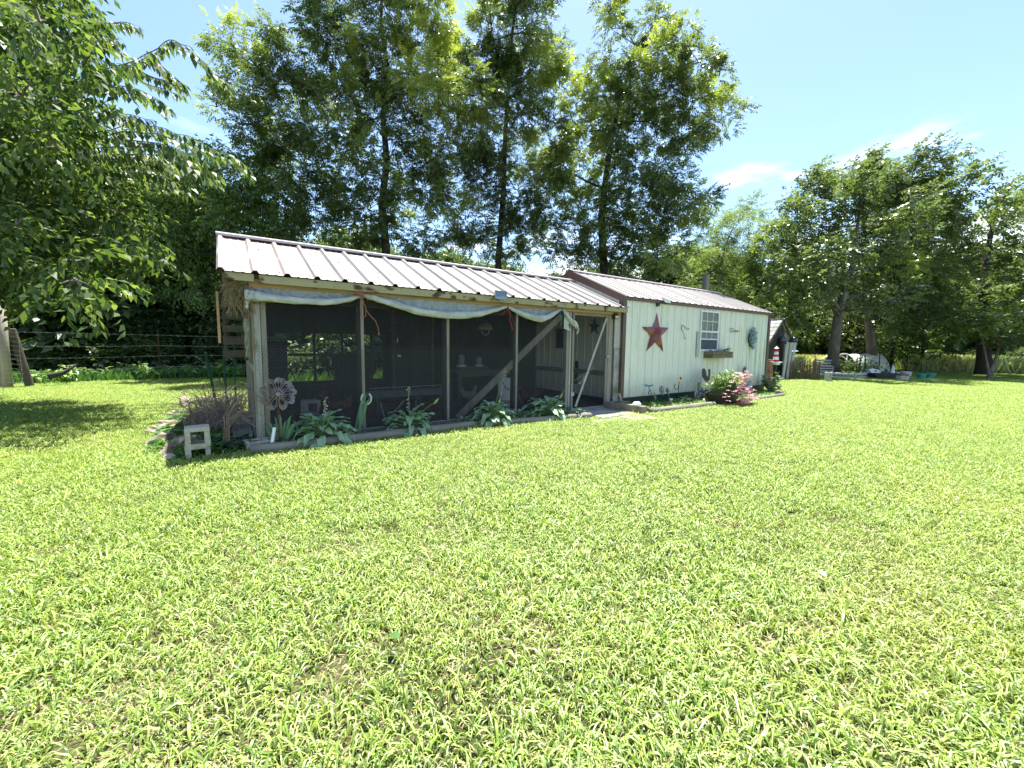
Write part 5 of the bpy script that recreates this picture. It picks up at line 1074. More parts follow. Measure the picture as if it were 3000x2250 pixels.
def make_tree(name, label, cat, trunk, radii, clumps, mat, tmpl, per, bark, seed, group=None, sc=(.8, 1.2), wind=None, squash=.85, flat=0, start=.35):
    """trunk polyline, clumps = (centre, radius): limbs grow from the nearest wood to every clump, leafy twigs fill each clump unevenly"""
    rg = np.random.default_rng(seed); rr = random.Random(seed)
    trunk = [Vector(p) for p in trunk]; o = thing(name, label, cat, trunk[0], group)
    m = MB(); m.tube(trunk, radii, 10)
    nodes = []; N_ = len(trunk)
    for i in range(N_-1):
        for k in range(4):
            t = k/4
            if (i+t)/(N_-1) >= start: nodes.append((trunk[i]*(1-t)+trunk[i+1]*t, radii[i]*(1-t)+radii[i+1]*t, 0))
    nodes.append((trunk[-1], radii[-1], 0))
    cl = sorted(clumps, key=lambda c: (c[0]-nodes[0][0]).length)
    for c, r in cl:
        best = min(nodes, key=lambda q: (q[0]-c).length+max(0, (q[0].z-c.z))*1.3+q[2]*.25)
        p0 = best[0]; d = c-p0; mid = p0+d*.5+Vector((0, 0, -.10*d.length if d.z > 0 else .18*d.length))+Vector((rr.uniform(-.1, .1), rr.uniform(-.1, .1), 0))*d.length
        rad0 = min(best[1]*.62, .015+.016*d.length, .07); P = bez(p0, mid, c, 6); rs = [rad0*(1-.1*k) for k in range(7)]; m.tube(P, rs, 5, False)
        for k in (3, 6): nodes.append((P[k], rs[k], best[2]+1))
    pos = []; outd = []
    for c, r in cl:
        # sub branches
        nb = max(3, int(5*rr.uniform(.7, 1.3))); n_ = int(per*max(r**2, .045)*rr.uniform(.75, 1.2)); c_ = np.array(c)
        dirs = rg.normal(size=(nb, 3)); dirs /= np.linalg.norm(dirs, axis=1)[:, None]; dirs[:, 2] = dirs[:, 2]*.8+.15
        for d_ in dirs: e_ = c+Vector(d_)*r*.8; m.tube([c, (c+e_)/2+Vector((0, 0, .06*r)), e_], [.018, .012, .005], 3, False)
        k1 = int(n_*.65); b = rg.integers(0, nb, k1); t = rg.uniform(.25, 1.05, k1)**.8
        p1 = c_+dirs[b]*(r*t)[:, None]+rg.normal(0, .17*r, (k1, 3)); k2 = n_-k1; u = rg.normal(size=(k2, 3)); u /= np.linalg.norm(u, axis=1)[:, None]
        p2 = c_+u*(r*rg.uniform(.3, 1.0, k2)**.5)[:, None]*np.array([1, 1, squash])
        p = np.concatenate([p1, p2]); q = p-c_; q /= (np.linalg.norm(q, axis=1)[:, None]+1e-6); pos.append(p); outd.append(q)
    pos = np.concatenate(pos); outd = np.concatenate(outd)
    if len(pos) == 0: return o
    m.build('trunk', bark, o, smooth=True)
    V = leaves_at(pos, outd, tmpl, rg, sc, wind)-np.array(trunk[0]); np_mesh('crown', V, np.arange(len(V)).reshape(-1, 4), mat, o)
    return o
def clumps_in(poly, sp_px, depth, dd, rpx, seed, holes=()):
    """crown outline measured in the photograph, filled with clumps at the tree's own distance and depth"""
    rr = random.Random(seed); xs = [p[0] for p in poly]; ys = [p[1] for p in poly]; out = []; pts_ = []
    for i in range(6000):
        x, y = rr.uniform(min(xs), max(xs)), rr.uniform(min(ys), max(ys))
        if not inpoly(x, y, poly): continue
        if any((x-hx)**2+(y-hy)**2 < hr*hr for hx, hy, hr in holes): continue
        if min([(x-a)**2+(y-b)**2 for a, b in pts_]+[1e9]) < sp_px**2: continue
        pts_.append((x, y)); dpt = depth+rr.uniform(-dd, dd); q = rpx*rr.uniform(.7, 1.2)
        # pull in towards the middle so that leaves end near the outline
        out.append((ad(x, y, dpt), q*dpt/F))
    return out
def trunk_px(L_, depth, base=None, j=0):
    P = [ad(x, y, depth) for x, y in L_]
    if base is not None: P[0] = Vector(base)
    return P
# --- three tall walnut like trees behind the coop
polyA = [(650, 100), (690, 90), (725, 150), (775, 75), (805, 135), (860, 140), (905, 200), (960, 190), (945, 90), (890, 70), (885, 0), (900, -260), (1240, -260), (1265, 30), (1320, 85), (1310, 165), (1265, 205), (1340, 215), (1390, 260), (1405, 320), (1395, 420), (1370, 520), (1330, 630), (1290, 730), (1180, 700), (900, 700), (820, 690), (810, 600), (770, 545), (730, 500), (715, 440), (740, 420), (690, 385), (650, 335), (630, 310), (665, 290), (660, 240)]
def base_at(px, depth): p = ad(px, 1012, depth); return Vector((p.x, p.y, 0))
TR = [trunk_px([(1125, 1100), (1131, 735), (1119, 600), (1133, 470), (1122, 340), (1134, 200), (1116, 60), (1122, -70), (1110, -230)], 15.5, base_at(1122, 15.5))]
tA = make_tree('walnut_tree', 'broadest tall tree behind the coop, its trunk over the middle of the coop', 'tree', TR[0], [.19, .16, .14, .12, .10, .08, .06, .045, .03],
   clumps_in(polyA, 62, 15.5, 2.0, 61, 7, holes=((1215, 640, 38), (1060, 640, 30), (1240, 310, 20), (1285, 610, 25), (900, 640, 25))), m_lfA, TP, 320, m_barkd, 7, 'tall trees behind the coop')
polyB = [(1350, 120), (1375, 185), (1405, 160), (1440, 60), (1455, -40), (1440, -200), (1600, -200), (1600, 40), (1585, 115), (1640, 150), (1655, 210), (1655, 320), (1640, 420), (1610, 600), (1590, 740), (1340, 730), (1345, 640), (1385, 520), (1405, 420), (1395, 300), (1350, 210)]
tB = make_tree('walnut_tree', 'narrow spire shaped tree in the middle of the three behind the coop', 'tree', trunk_px([(1465, 1100), (1460, 760), (1475, 560), (1480, 400), (1490, 250), (1500, 100), (1520, -50), (1520, -180)], 17, base_at(1462, 17)), [.15, .13, .11, .09, .075, .055, .04, .03],
   clumps_in(polyB, 54, 17, 1.6, 54, 8, holes=((1510, 700, 22), (1420, 600, 22))), m_lfA, TP, 320, m_barkd, 8, 'tall trees behind the coop')
polyC = [(1718, 200), (1760, 240), (1760, 120), (1752, -30), (1775, -30), (1795, 60), (1792, 170), (1855, 165), (1880, 70), (1925, 55), (1925, 120), (1890, 190), (1960, 105), (2005, 95), (1995, 130), (1950, 195), (1990, 205), (2060, 140), (2130, 235), (2110, 285), (2050, 300), (2115, 350), (2070, 385), (2015, 440), (2000, 520), (2075, 560), (2060, 600), (1985, 625), (1980, 790), (1610, 770), (1605, 500), (1650, 370), (1700, 300)]
tC = make_tree('walnut_tree', 'right hand tall tree behind the shed with two bare spires and drooping leaf sprays', 'tree', trunk_px([(1775, 1100), (1768, 770), (1762, 640), (1775, 520), (1790, 420), (1810, 320), (1840, 220), (1860, 130)], 16, base_at(1772, 16)), [.19, .16, .14, .12, .10, .07, .045, .03],
   clumps_in(polyC, 50, 16, 1.7, 49, 9, holes=((1905, 480, 16), (1940, 590, 22), (1640, 600, 14), (1845, 340, 14), (2010, 330, 12))), m_lfA, TP, 350, m_barkd, 9, 'tall trees behind the coop')
# --- near tree at the left with large drooping leaves
polyN = [(-180, -180), (100, -180), (205, 0), (215, 60), (180, 130), (250, 170), (250, 230), (180, 300), (150, 360), (240, 370), (240, 470), (190, 520), (230, 600), (320, 590), (390, 650), (410, 720), (350, 770), (310, 800), (230, 825), (100, 850), (-180, 870)]
armN = [(385, 160, 32), (430, 150, 24), (480, 125, 26), (520, 130, 30), (500, 175, 30), (555, 160, 30), (545, 210, 32), (600, 185, 24), (630, 220, 22), (648, 232, 16), (440, 205, 34), (470, 250, 34), (525, 250, 24), (350, 250, 34), (400, 265, 26), (440, 285, 22), (475, 312, 18), (380, 68, 24), (400, 75, 14), (350, 100, 30),
        (340, 365, 34), (400, 350, 28), (380, 410, 40), (450, 390, 34), (450, 440, 38), (520, 430, 40), (510, 385, 20), (570, 400, 32), (585, 440, 34), (640, 430, 34), (690, 455, 26), (725, 490, 22), (560, 480, 34), (480, 500, 36), (410, 500, 38), (620, 480, 30)]
clN = clumps_in(polyN, 56, 6.5, 1.7, 54, 21)
tN = make_tree('broadleaf_tree', 'nearest tree with large drooping leaves reaching in from the left edge', 'tree', [(-8.6, 3.4, 0), (-8.3, 3.4, 1.5), (-7.9, 3.3, 3), (-7.3, 3.2, 4.5), (-6.6, 3.0, 6), (-6, 2.9, 7.2)], [.26, .22, .19, .16, .11, .07], clN, m_lfN, TN, 400, m_bark, 21, start=.3)
polyM = [(330, 520), (520, 460), (640, 450), (730, 500), (800, 560), (855, 640), (840, 690), (700, 690), (640, 720), (640, 840), (560, 860), (430, 830), (330, 740)]
tM = make_tree('broadleaf_tree', 'shaded tree filling the gap between the near left tree and the coop roof', 'tree', [(.2, 13.2, 0), (.0, 13.1, 2), (-.3, 13, 4), (-.8, 12.8, 5.4), (-1, 12.6, 6.4)], [.17, .15, .12, .08, .04], clumps_in(polyM, 50, 15, 1.0, 50, 22), leafm('sunlit_broad_leaf', [(.07, .12, .04), (.12, .19, .06), (.18, .26, .08), (.26, .34, .12)], .45, .36), TN, 260, m_barkd, 22)  # leaf tones lighter than the near tree's, sunlight put into the colour
arms = [[(260, 215), (380, 175), (440, 150), (490, 108), (530, 122), (565, 140), (600, 185), (640, 225), (668, 240)], [(430, 160), (470, 200), (510, 235), (545, 262)], [(360, 180), (430, 215), (500, 240), (545, 250)], [(180, 230), (330, 248), (400, 262), (450, 288), (495, 322)],
 [(180, 50), (320, 60), (370, 62), (405, 78)], [(160, 400), (320, 375), (400, 352), (470, 366), (520, 385), (570, 398), (610, 425), (650, 436), (700, 458), (740, 498)], [(230, 440), (400, 425), (470, 438), (540, 465), (600, 495), (640, 515)], [(180, 330), (330, 322), (400, 335), (450, 348)],
 [(220, 500), (400, 505), (480, 520), (560, 552)], [(150, 560), (300, 600), (380, 640), (440, 690), (485, 745)], [(100, 690), (250, 712), (330, 750), (390, 800), (425, 835)], [(60, 790), (200, 822), (270, 845), (312, 895)], [(200, 620), (330, 650), (430, 715), (500, 760)], [(120, 100), (230, 110), (300, 105), (350, 120)], [(240, 470), (330, 460), (420, 470), (480, 490), (520, 520)],
 [(150, 620), (260, 680), (350, 700), (400, 740)], [(330, 400), (420, 395), (500, 415), (560, 440), (600, 460)]]
q = MB(); V = []; ra = random.Random(5)
for a_i, arm in enumerate(arms):
    for _ in (0, 1): arm = [arm[0]]+[((a[0]*u+b[0]*(1-u)), (a[1]*u+b[1]*(1-u))) for a, b in zip(arm, arm[1:]) for u in (.75, .25)]+[arm[-1]]
    for st_ in range(3):
        dpt = 6.0+.25*a_i % 1.3+st_*.35; ox = ra.uniform(-9, 9); oy = ra.uniform(-12, 12); P = [ad(x+ox+2*math.sin(k*1.3+st_), y+oy+st_*12+2*math.cos(k*1.1), dpt+.02*k) for k, (x, y) in enumerate(arm)]
        if st_: P = P[:-1]
        q.tube(P, [max(.003, .010-.007*k/len(P)) for k in range(len(P))], 4, False)
        for i in range(len(P)-1):
            a, b = P[i], P[i+1]; n_ = max(1, round((b-a).length/.036)); f_ = (b-a).normalized(); yaw0 = math.atan2(f_.y, f_.x)
            for k in range(n_):
                sd = 1 if k % 2 else -1; R_ = rotm(yaw0+sd*ra.uniform(.5, 1.3), -ra.uniform(.55, 1.4), ra.uniform(-.5, .5)); s = ra.uniform(.8, 1.2); l_ = quadleaf(.16*s, .072*s, .010)
                V.append((R_@l_.T).T+np.array(a+(b-a)*((k+ra.random())/n_)))
V = np.concatenate(V)-np.array(root_of(tN)); q.build('arching_branches', m_bark, tN); np_mesh('arching_sprays', V, np.arange(len(V)).reshape(-1, 4), m_lfN, tN)
# --- trees on the right
polyD = [(2235, 670), (2330, 590), (2372, 520), (2420, 500), (2470, 520), (2550, 465), (2640, 475), (2740, 470), (2755, 490), (2735, 560), (2700, 700), (2710, 830), (2680, 930), (2600, 960), (2560, 900), (2500, 880), (2460, 900), (2420, 880), (2370, 920), (2300, 940), (2255, 880), (2240, 780)]
gR = 'spreading trees on the right of the lawn'
tD = make_tree('shade_tree', 'spreading tree with a forked pale grey trunk right of the shed', 'tree', [az(2445, 1096), ad(2440, 1060, 18.4), ad(2446, 1000, 18.4), ad(2455, 935, 18.4), ad(2462, 900, 18.4), ad(2475, 850, 18.3), ad(2500, 770, 18.2), ad(2510, 680, 18.4), ad(2520, 600, 18.4)], [.29, .23, .20, .19, .18, .13, .10, .07, .05],
   clumps_in(polyD, 50, 18.4, 2.8, 56, 31), m_lfD, TD, 150, m_bark, 31, gR, wind=(.6, -.2), start=.45)
MB().tube([ad(2458, 925, 18.4), ad(2438, 880, 18.3), ad(2428, 820, 18.2), ad(2440, 740, 18)], [.17, .13, .10, .06], 8).build('trunk', m_bark, tD, smooth=True, label='left fork of the pale trunk')
MB().tube([ad(2464, 905, 18.4), ad(2500, 868, 18.5), ad(2560, 850, 18.7), ad(2620, 840, 19)], [.11, .08, .06, .03], 7).build('trunk', m_bark, tD, smooth=True, label='right side limb of the pale trunk')
polyE = [(2560, 560), (2650, 520), (2730, 560), (2740, 700), (2730, 860), (2690, 930), (2580, 940), (2520, 930), (2490, 860), (2520, 700)]
tE = make_tree('shade_tree', 'tree with a straight dark trunk just right of the pale forked one', 'tree', [az(2562, 1088), ad(2556, 1050, 22), ad(2548, 960, 22), ad(2545, 880, 22), ad(2580, 760, 22), ad(2620, 640, 22)], [.30, .24, .21, .18, .12, .05], clumps_in(polyE, 55, 22, 2, 58, 32), m_lfD, TD, 120, m_bark, 32, gR, wind=(.6, -.2), start=.5)
polyF = [(2765, 560), (2860, 505), (2905, 530), (2900, 590), (2990, 545), (3120, 540), (3420, 560), (3420, 960), (2990, 960), (2900, 965), (2790, 950), (2720, 930), (2700, 880), (2730, 800), (2740, 620)]
tF = make_tree('shade_tree', 'large tree with a thick black trunk at the right edge of the lawn', 'tree', [az(2880, 1100), ad(2882, 1060, 19.8), ad(2884, 1000, 19.8), ad(2886, 930, 19.8), ad(2880, 820, 19.8), ad(2900, 700, 20), ad(2920, 600, 20)], [.34, .28, .25, .22, .15, .10, .05], clumps_in(polyF, 52, 20, 3, 58, 33), m_lfD, TD, 120, m_barkd, 33, gR, wind=(.6, -.2), start=.5)
tG = make_tree('sapling', 'thin forked sapling in front of the thick black trunk', 'tree', [az(2900, 1112), ad(2905, 1085, 17.5), ad(2920, 1040, 17.5), ad(2935, 990, 17.5)], [.10, .07, .05, .03], clumps_in([(2800, 960), (2880, 920), (3060, 900), (3080, 1000), (2960, 1010), (2880, 980), (2800, 970)], 42, 17.5, 1.2, 44, 34), m_lfN, TD, 100, m_bark, 34, None, start=.5)
MB().tube([az(2900, 1112), ad(2895, 1080, 17.5), ad(2885, 1030, 17.5), ad(2875, 980, 17.5)], [.09, .05, .04, .025], 7).build('trunk', m_bark, tG, smooth=True)
tH = make_tree('small_tree', 'small dark crooked orchard tree behind the garden tubs', 'tree', [az(2611, 1084), ad(2610, 1060, 24), ad(2613, 1040, 24), ad(2618, 1010, 24), ad(2620, 980, 24)], [.16, .14, .13, .09, .05], clumps_in([(2530, 1010), (2560, 960), (2640, 940), (2700, 980), (2690, 1010), (2600, 1005), (2560, 1005)], 38, 24, 1.4, 40, 35), m_lfN, TD, 80, m_barkd, 35, None, start=.4)
tI = make_tree('small_tree', 'bushy low orchard tree behind the teal tubs', 'tree', [az(2702, 1082), ad(2700, 1060, 23), ad(2704, 1030, 23), ad(2706, 990, 23)], [.12, .10, .08, .04], clumps_in([(2640, 1020), (2660, 950), (2760, 930), (2800, 980), (2780, 1015), (2700, 1030), (2650, 1020)], 38, 23, 1.4, 42, 36), m_lfN, TD, 90, m_barkd, 36, None, start=.3)
tK = make_tree('shade_tree', 'dark leaning trunk between the forked tree and the straight tree', 'tree', [az(2508, 1083), ad(2505, 1050, 27), ad(2515, 1000, 27), ad(2530, 940, 27), ad(2540, 880, 27)], [.40, .34, .30, .24, .12], clumps_in([(2300, 880), (2480, 840), (2600, 880), (2620, 980), (2520, 1000), (2400, 985), (2310, 960)], 48, 27, 2, 56, 37), m_lfD, TD, 60, m_barkd, 37, gR, start=.5)
# pale feathery tree and chimney gap
tJ = make_tree('feathery_tree', 'pale feathery tree between the tall trees and the right hand trees', 'tree', [base_at(2110, 22), ad(2108, 900, 22), ad(2110, 800, 22), ad(2120, 730, 22), ad(2150, 660, 22)], [.14, .11, .08, .06, .03], clumps_in([(2050, 700), (2090, 630), (2150, 625), (2220, 605), (2235, 625), (2200, 680), (2260, 720), (2270, 860), (2150, 880), (2060, 860), (2000, 800), (2010, 720)], 46, 22, 2, 44, 38, holes=((2120, 720, 18),)), m_lfY, TF, 480, m_bark, 38)
# --- woodland behind: two kinds of tree repeated, and bushes
def template_tree(seed, h, mat):
    rr = random.Random(seed); cl = []
    for i in range(62):
        a = rr.uniform(0, 6.3); z = rr.uniform(.22, 1); R_ = h*.33*math.sin(PI*min(1, .12+z*.85))**.6*rr.uniform(.3, 1); cl.append((Vector((math.cos(a)*R_, math.sin(a)*R_, z*h*.94)), h*.105*rr.uniform(.8, 1.25)))
    return cl
gW = 'woodland trees behind the coop and fence'
w1 = make_tree('woodland_tree', 'dark dense tree in the woodland row behind the fence', 'tree', [(0, 0, 0), (.1, 0, 2), (0, .1, 4), (-.1, 0, 6), (0, 0, 7.2)], [.17, .15, .12, .08, .04], template_tree(1, 8, 0), m_lfW, TW, 80, m_barkd, 51, gW)
w2 = make_tree('woodland_tree', 'dark dense tree in the woodland row behind the fence', 'tree', [(0, 0, 0), (-.2, 0, 1.5), (.1, .1, 3.2), (.1, 0, 5), (0, 0, 6.2)], [.15, .13, .10, .07, .04], template_tree(2, 7, 0), m_lfW, TW, 85, m_barkd, 52, gW)
rr = random.Random(77); first = [w1, w2]; used = [False, False]
def put(k, loc, rz, s, label=None, group=None):
    src = first[k]
    if not used[k]:
        used[k] = True; o = src; o.location = loc; o.rotation_euler = (0, 0, rz); o.scale = (s, s, s)
    else: o = dup(src, loc, rz, None, s)
    if label: o['label'] = label
    if group: o['group'] = group
    return o
# left: tall wall of trees; middle: lower so that the sky shows between the tall trees
WL = [(-15, 17, 1.3), (-12.2, 18, 1.35), (-9.5, 16.6, 1.25), (-7, 18, 1.25), (-5.0, 16.8, 1.1), (-2.8, 18.2, 1.1), (-1.0, 16.6, .95), (-18, 19, 1.5), (-13, 21, 1.5), (-8, 21, 1.45), (-3.5, 21, 1.2)]
for i, (x, y, s) in enumerate(WL): put(i % 2, (x, y, 0), rr.uniform(0, 6.3), s)
WM = [(1.6, 16, .78), (3.6, 17.4, .85), (5.4, 16.2, .80), (7.4, 17.5, .86), (9.4, 16.0, .80), (11.5, 17.2, .84), (13.4, 15.8, .78), (15.4, 16.8, .82), (17.6, 15.4, .74), (20, 13.6, .70), (22, 17, .85), (3.6, 23, 1.0), (6.4, 22, 1.05), (9.5, 23, 1.05), (13.5, 22, 1.0), (18.5, 22, 1.0)]
for i, (x, y, s) in enumerate(WM): put(i % 2, (x, y, 0), rr.uniform(0, 6.3), s)
WR = [(23.2, 10.2, .95), (26.5, 10.5, 1.1), (30, 10.5, 1.0), (34, 14, 1.1), (38, 9, 1.2), (46, 13, 1.3), (52, 7, 1.4), (58, 1, 1.4), (60, -5, 1.4), (62, -12, 1.5), (66, 6, 1.5), (48, 3.6, 1.15), (53, -9, 1.1), (44, 20, 1.4), (30, 22, 1.2), (70, -18, 1.5), (56, -17, 1.3)]
for i, (x, y, s) in enumerate(WR): put(i % 2, (x, y, 0), rr.uniform(0, 6.3), s, 'dark tree in the far row beyond the garden and meadow', 'far trees beyond the meadow')
# bushes
def bush_mesh(seed, n_, tm, mat, r=(1.0, 1.0, 1.15)):
    rg = np.random.default_rng(seed); c = rg.normal(size=(9, 3))*[.45, .45, .25]+[0, 0, .75]; k = rg.integers(0, 9, n_); u = rg.normal(size=(n_, 3)); u /= np.linalg.norm(u, axis=1)[:, None]
    p = (c[k]+u*(.5*rg.uniform(.2, 1, n_)**.5)[:, None])*r; p[:, 2] = np.abs(p[:, 2]); return leaves_at(p, u, tm, rg)
bV = bush_mesh(1, 2000, TW, m_lfW); b1 = np_mesh('bush', bV, np.arange(len(bV)).reshape(-1, 4), m_lfW); bV = bush_mesh(2, 2000, TN, m_lfW); b2 = np_mesh('bush', bV, np.arange(len(bV)).reshape(-1, 4), m_lfW)
for b in (b1, b2): tag(b, 'dark bush in the undergrowth below the woodland trees', 'bush', 'undergrowth bushes below the woodland trees')
ub = [False, False]
def pb(k, loc, rz, s, label=None, group=None):
    b = (b1, b2)[k]
    if ub[k]: b = b.copy(); C.objects.link(b)
    ub[k] = True; b.location = loc; b.rotation_euler = (0, 0, rz); b.scale = s if hasattr(s, '__len__') else (s, s, s)
    b['label'] = label or 'dark bush in the undergrowth below the woodland trees'; b['group'] = group or 'undergrowth bushes below the woodland trees'
    return b
for i, (x, y, s) in enumerate(((1.9, 6.0, .7), (2.8, 6.8, .95), (3.9, 5.8, .8), (5.6, 6.9, .95), (7.2, 6.0, .85), (9, 7, .95), (10.8, 6.2, .85), (12.6, 7.4, 1.0), (2.4, 8.8, 1.0), (4.6, 9.2, 1.1), (7.8, 9.4, 1.2), (11, 9.6, 1.2))): pb(i % 2, (x, y, -.1), i*1.7, s, 'dark bush close behind the coop and shed', 'bushes close behind the coop')
i = 0
for row, (y0, s0) in enumerate(((13.2, .8), (14.9, 1.4), (17.5, 1.9), (20.5, 2.3))):
    x = -17.
    while x < 22+row*2:
        pb(i % 2, (x+rr.uniform(-.4, .4), y0+rr.uniform(-.4, .4)-max(0, x-13)*.28, -.1), rr.uniform(0, 6.3), s0*rr.uniform(.85, 1.2)); x += (1.5, 1.9, 2.4, 3)[row]; i += 1
for i, (x, y, s) in enumerate(((20.3, 5.4, .8), (22, 6.6, 1.1), (24.4, 7.4, 1.2), (27, 7.9, 1.3), (30, 8, 1.3), (33, 7.6, 1.2), (36.5, 7, 1.1), (19.2, 7.4, 1.1), (17.8, 9.0, 1.2))): pb(i % 2, (x, y, -.1), i*1.3, s, 'green bush beyond the wattle fence and tunnels', 'bushes behind the vegetable garden')
# far meadow with tall dry grass, and low weeds below the fence
m_mead = leafm('meadow_grass', [(.48, .50, .30), (.58, .60, .40), (.40, .47, .26), (.28, .36, .17)], .4, .6, .4, (.5, .46, .3), (.45, .65))
def tallgrass(name, label, quad, n_, seed, mat, h=(.4, 1.1), w=.03):
    r_ = np.random.default_rng(seed); u, v = r_.uniform(0, 1, (2, n_)); A_, B2, C2, D2 = [np.array(q) for q in quad]; p = (A_*((1-u)*(1-v))[:, None]+B2*(u*(1-v))[:, None]+C2*(u*v)[:, None]+D2*((1-u)*v)[:, None]); p = np.column_stack([p, np.zeros(n_)])
    hh = r_.uniform(*h, n_)[:, None]; a = r_.uniform(0, 6.3, n_); d = np.column_stack([np.cos(a)*.35, np.sin(a)*.35, np.ones(n_)]); s_ = np.column_stack([np.sin(a), -np.cos(a), np.zeros(n_)])*w*r_.uniform(.6, 1.4, n_)[:, None]
    V = np.stack([p-s_*.6, p+s_*.6, p+d*hh*.7*[.5, .5, 1]+s_, p+d*hh], 1).reshape(-1, 3); return tag(np_mesh(name, V, np.arange(n_*4).reshape(-1, 4), mat, kind='stuff'), label)
tallgrass('meadow_grass', 'tall pale sunlit meadow grass beyond the right hand trees', [(31, 1.0), (34, -9), (52, -16), (48, 6)], 42000, 3, m_mead, (.15, 1.0), .03)
tallgrass('meadow_grass', 'pale weedy grass behind the wattle fence and garden', [(18.2, 2.6), (30, 3.4), (30, 6.6), (19, 5.6)], 9000, 4, m_mead, (.3, .9), .03)
tallgrass('meadow_grass', 'rough grass at the woodland edge under the barbed wire', [(-9, 10.3), (13, 10.6), (13, 12.4), (-10, 12)], 12000, 5, m_weed, (.1, .38), .02)
m_poke = leafm('pokeweed_leaf', [(.22, .33, .14), (.32, .44, .22), (.42, .54, .32)], .4, .4, spec=.6)
def poke(seed, h):
    rr_ = random.Random(seed); m = MB(); s_ = MB()
    for q in range(5):
        tip = Vector((rr_.uniform(-.35, .35), rr_.uniform(-.3, .3), h*rr_.uniform(.6, 1))); s_.tube([(0, 0, 0), tip*.5+Vector((0, 0, .08)), tip], .006, 4, False)
        for k in range(9): m.grid(place(leaf_geo(rr_.uniform(.14, .22), .09, .25, .45, 3), tip*(.3+.08*k), rr_.uniform(0, 6.3), rr_.uniform(-.3, .8)))
    return m, s_
m, s_ = poke(1, .62); pk = thing('leafy_weed', 'pale broad leaved weed sunlit at the foot of the barbed wire fence', 'weed', (0, 0, 0), 'broad leaved weeds along the fence'); m.build('leaves', m_poke, pk); s_.build('stems', m_stem, pk)
for i in range(30):
    t_ = i/29; loc = (-4.6+8.2*t_+rr.uniform(-.15, .15), 10.55+rr.uniform(-.15, .9)+(.0 if t_ > .3 else -.5+1.6*t_), 0); s = rr.uniform(.55, .95)*(1.35 if i in (8, 9, 14, 17) else 1)
    if i == 0: pk.location = loc; pk.scale = (s, s, s)
    else: dup(pk, loc, rr.uniform(0, 6.3), None, s)
for i in range(34):
    t_ = i/33; x = 40+34*t_; y = 12-40*t_
    pb(i % 2, (x+rr.uniform(-2, 2), y+rr.uniform(-1.5, 1.5), -.3), rr.uniform(0, 6.3), rr.uniform(3.2, 4.6), 'dark green hedge bush far beyond the meadow', 'hedge bushes beyond the meadow')
tallgrass('rough_weeds', 'tall shaded weeds growing behind the coop and shed', [(.4, 3.2), (13.5, 3.2), (13.5, 8), (.4, 8)], 14000, 15, m_weed, (.15, .6), .022)
for i in range(12): pb(i % 2, (38+rr.uniform(-3, 8), -3-rr.uniform(-5, 9), -.15), i*1.1, rr.uniform(.7, 1.3), 'olive bush standing in the pale meadow', 'bushes in the meadow')
# leaf litter on the roofs
q = MB(); ra = random.Random(2)
for i in range(150):
    x = ra.uniform(-.2, 11.8); y = ra.uniform(-.25, 1.1); z = (EA[1]+(y-EA[0])*(RA[1]-EA[1])/(RA[0]-EA[0])) if x < 5.9 else (ER[1]+(y-ER[0])*(RR[1]-ER[1])/(RR[0]-ER[0]))
    q.grid(place(leaf_geo(ra.uniform(.02, .05), .018, .3, .1, 2), (x, y, z+.006), ra.uniform(0, 6.3), ra.uniform(.2, .5)))
tag(q.build('roof_litter', pm('dead_leaf', (.16, .10, .05), (.25, .18, .08), 9, .9), kind='stuff'), 'small dead leaves lying on the metal roofs')
# ================================================================== left fence
random.seed(61)
fn = thing('barbed_wire_fence', 'barbed wire fence on thin rusty steel posts before the dark woods', 'fence', (-2.06, 10.67, 0))
for x in (-2.06, 3.2, 8.4, 13.4): MB().bar((x, 10.67, -.1), (x, 10.67, 1.52), .035, .012).bar((x, 10.662, -.1), (x, 10.662, 1.52), .01, .03).build('post', m_rust, fn)
for k, py in enumerate((981, 1011, 1042, 1075)):
    z = ay(472, py, 10.66).z; m = MB(); P = []
    for i in range(61): x = -4.75+18.2*i/60; P.append((x, 9.35+1.3*min(1, (x+4.75)/2.69), z+.015*math.sin(x*1.1+k)-(.05 if k == 1 else .02)*abs(math.sin((x+2.06)*PI/5.2))))
    m.tube(P, .0045, 4)
    for i in range(110):
        t_ = i/110*60; a = int(t_); p = Vector(P[a]).lerp(Vector(P[a+1]), t_-a); m.bar(p+Vector((-.012, 0, -.016)), p+Vector((.012, 0, .016)), .003, .003).bar(p+Vector((.012, 0, -.016)), p+Vector((-.012, 0, .016)), .003, .003)
    m.build('wire', pm('bright_old_wire', (.42, .41, .38), (.3, .27, .24), 9, .5, metal=.4), fn)
cp = MB().tube([(-4.76, 9.3, 0), (-4.74, 9.3, 1.1), (-4.72, 9.3, 2.2)], [.12, .11, .10], 12).build('corner_post', pm('pale_round_post', (.42, .38, .32), (.28, .24, .19), 10, .9, .4, st=(1, 1, .15)), base=(-4.76, 9.3, 0), smooth=True); tag(cp, 'round fence corner post at the left edge, wrapped in woven wire', 'post')
ob = MB().bar((-4.40, 9.45, 0), (-4.62, 9.45, 1.45), .15, .10, (0, 1, 0)).build('leaning_post', m_under, base=(-4.40, 9.45, 0), bevel=.02); tag(ob, 'weathered split post leaning on the corner post', 'post')
ob = MB().tube([(-4.1, 9.5, .25), (-3.85, 9.6, .34), (-3.6, 9.6, .55)], [.07, .05, .03], 7).build('stump_branch', m_barkd, base=(-4.1, 9.5, 0), smooth=True); tag(ob, 'dark broken branch poking out beside the leaning post', 'branch')
q = MB()
for k in range(13): z = .05+k*.11; q.tube([(-7.5, 8.3, z), (-5.2, 9.1, z+.01), (-4.88, 9.19, z), (-4.74, 9.15, z), (-4.6, 9.2, z+.01), (-4.45, 9.3, z-.03)], .004, 4)
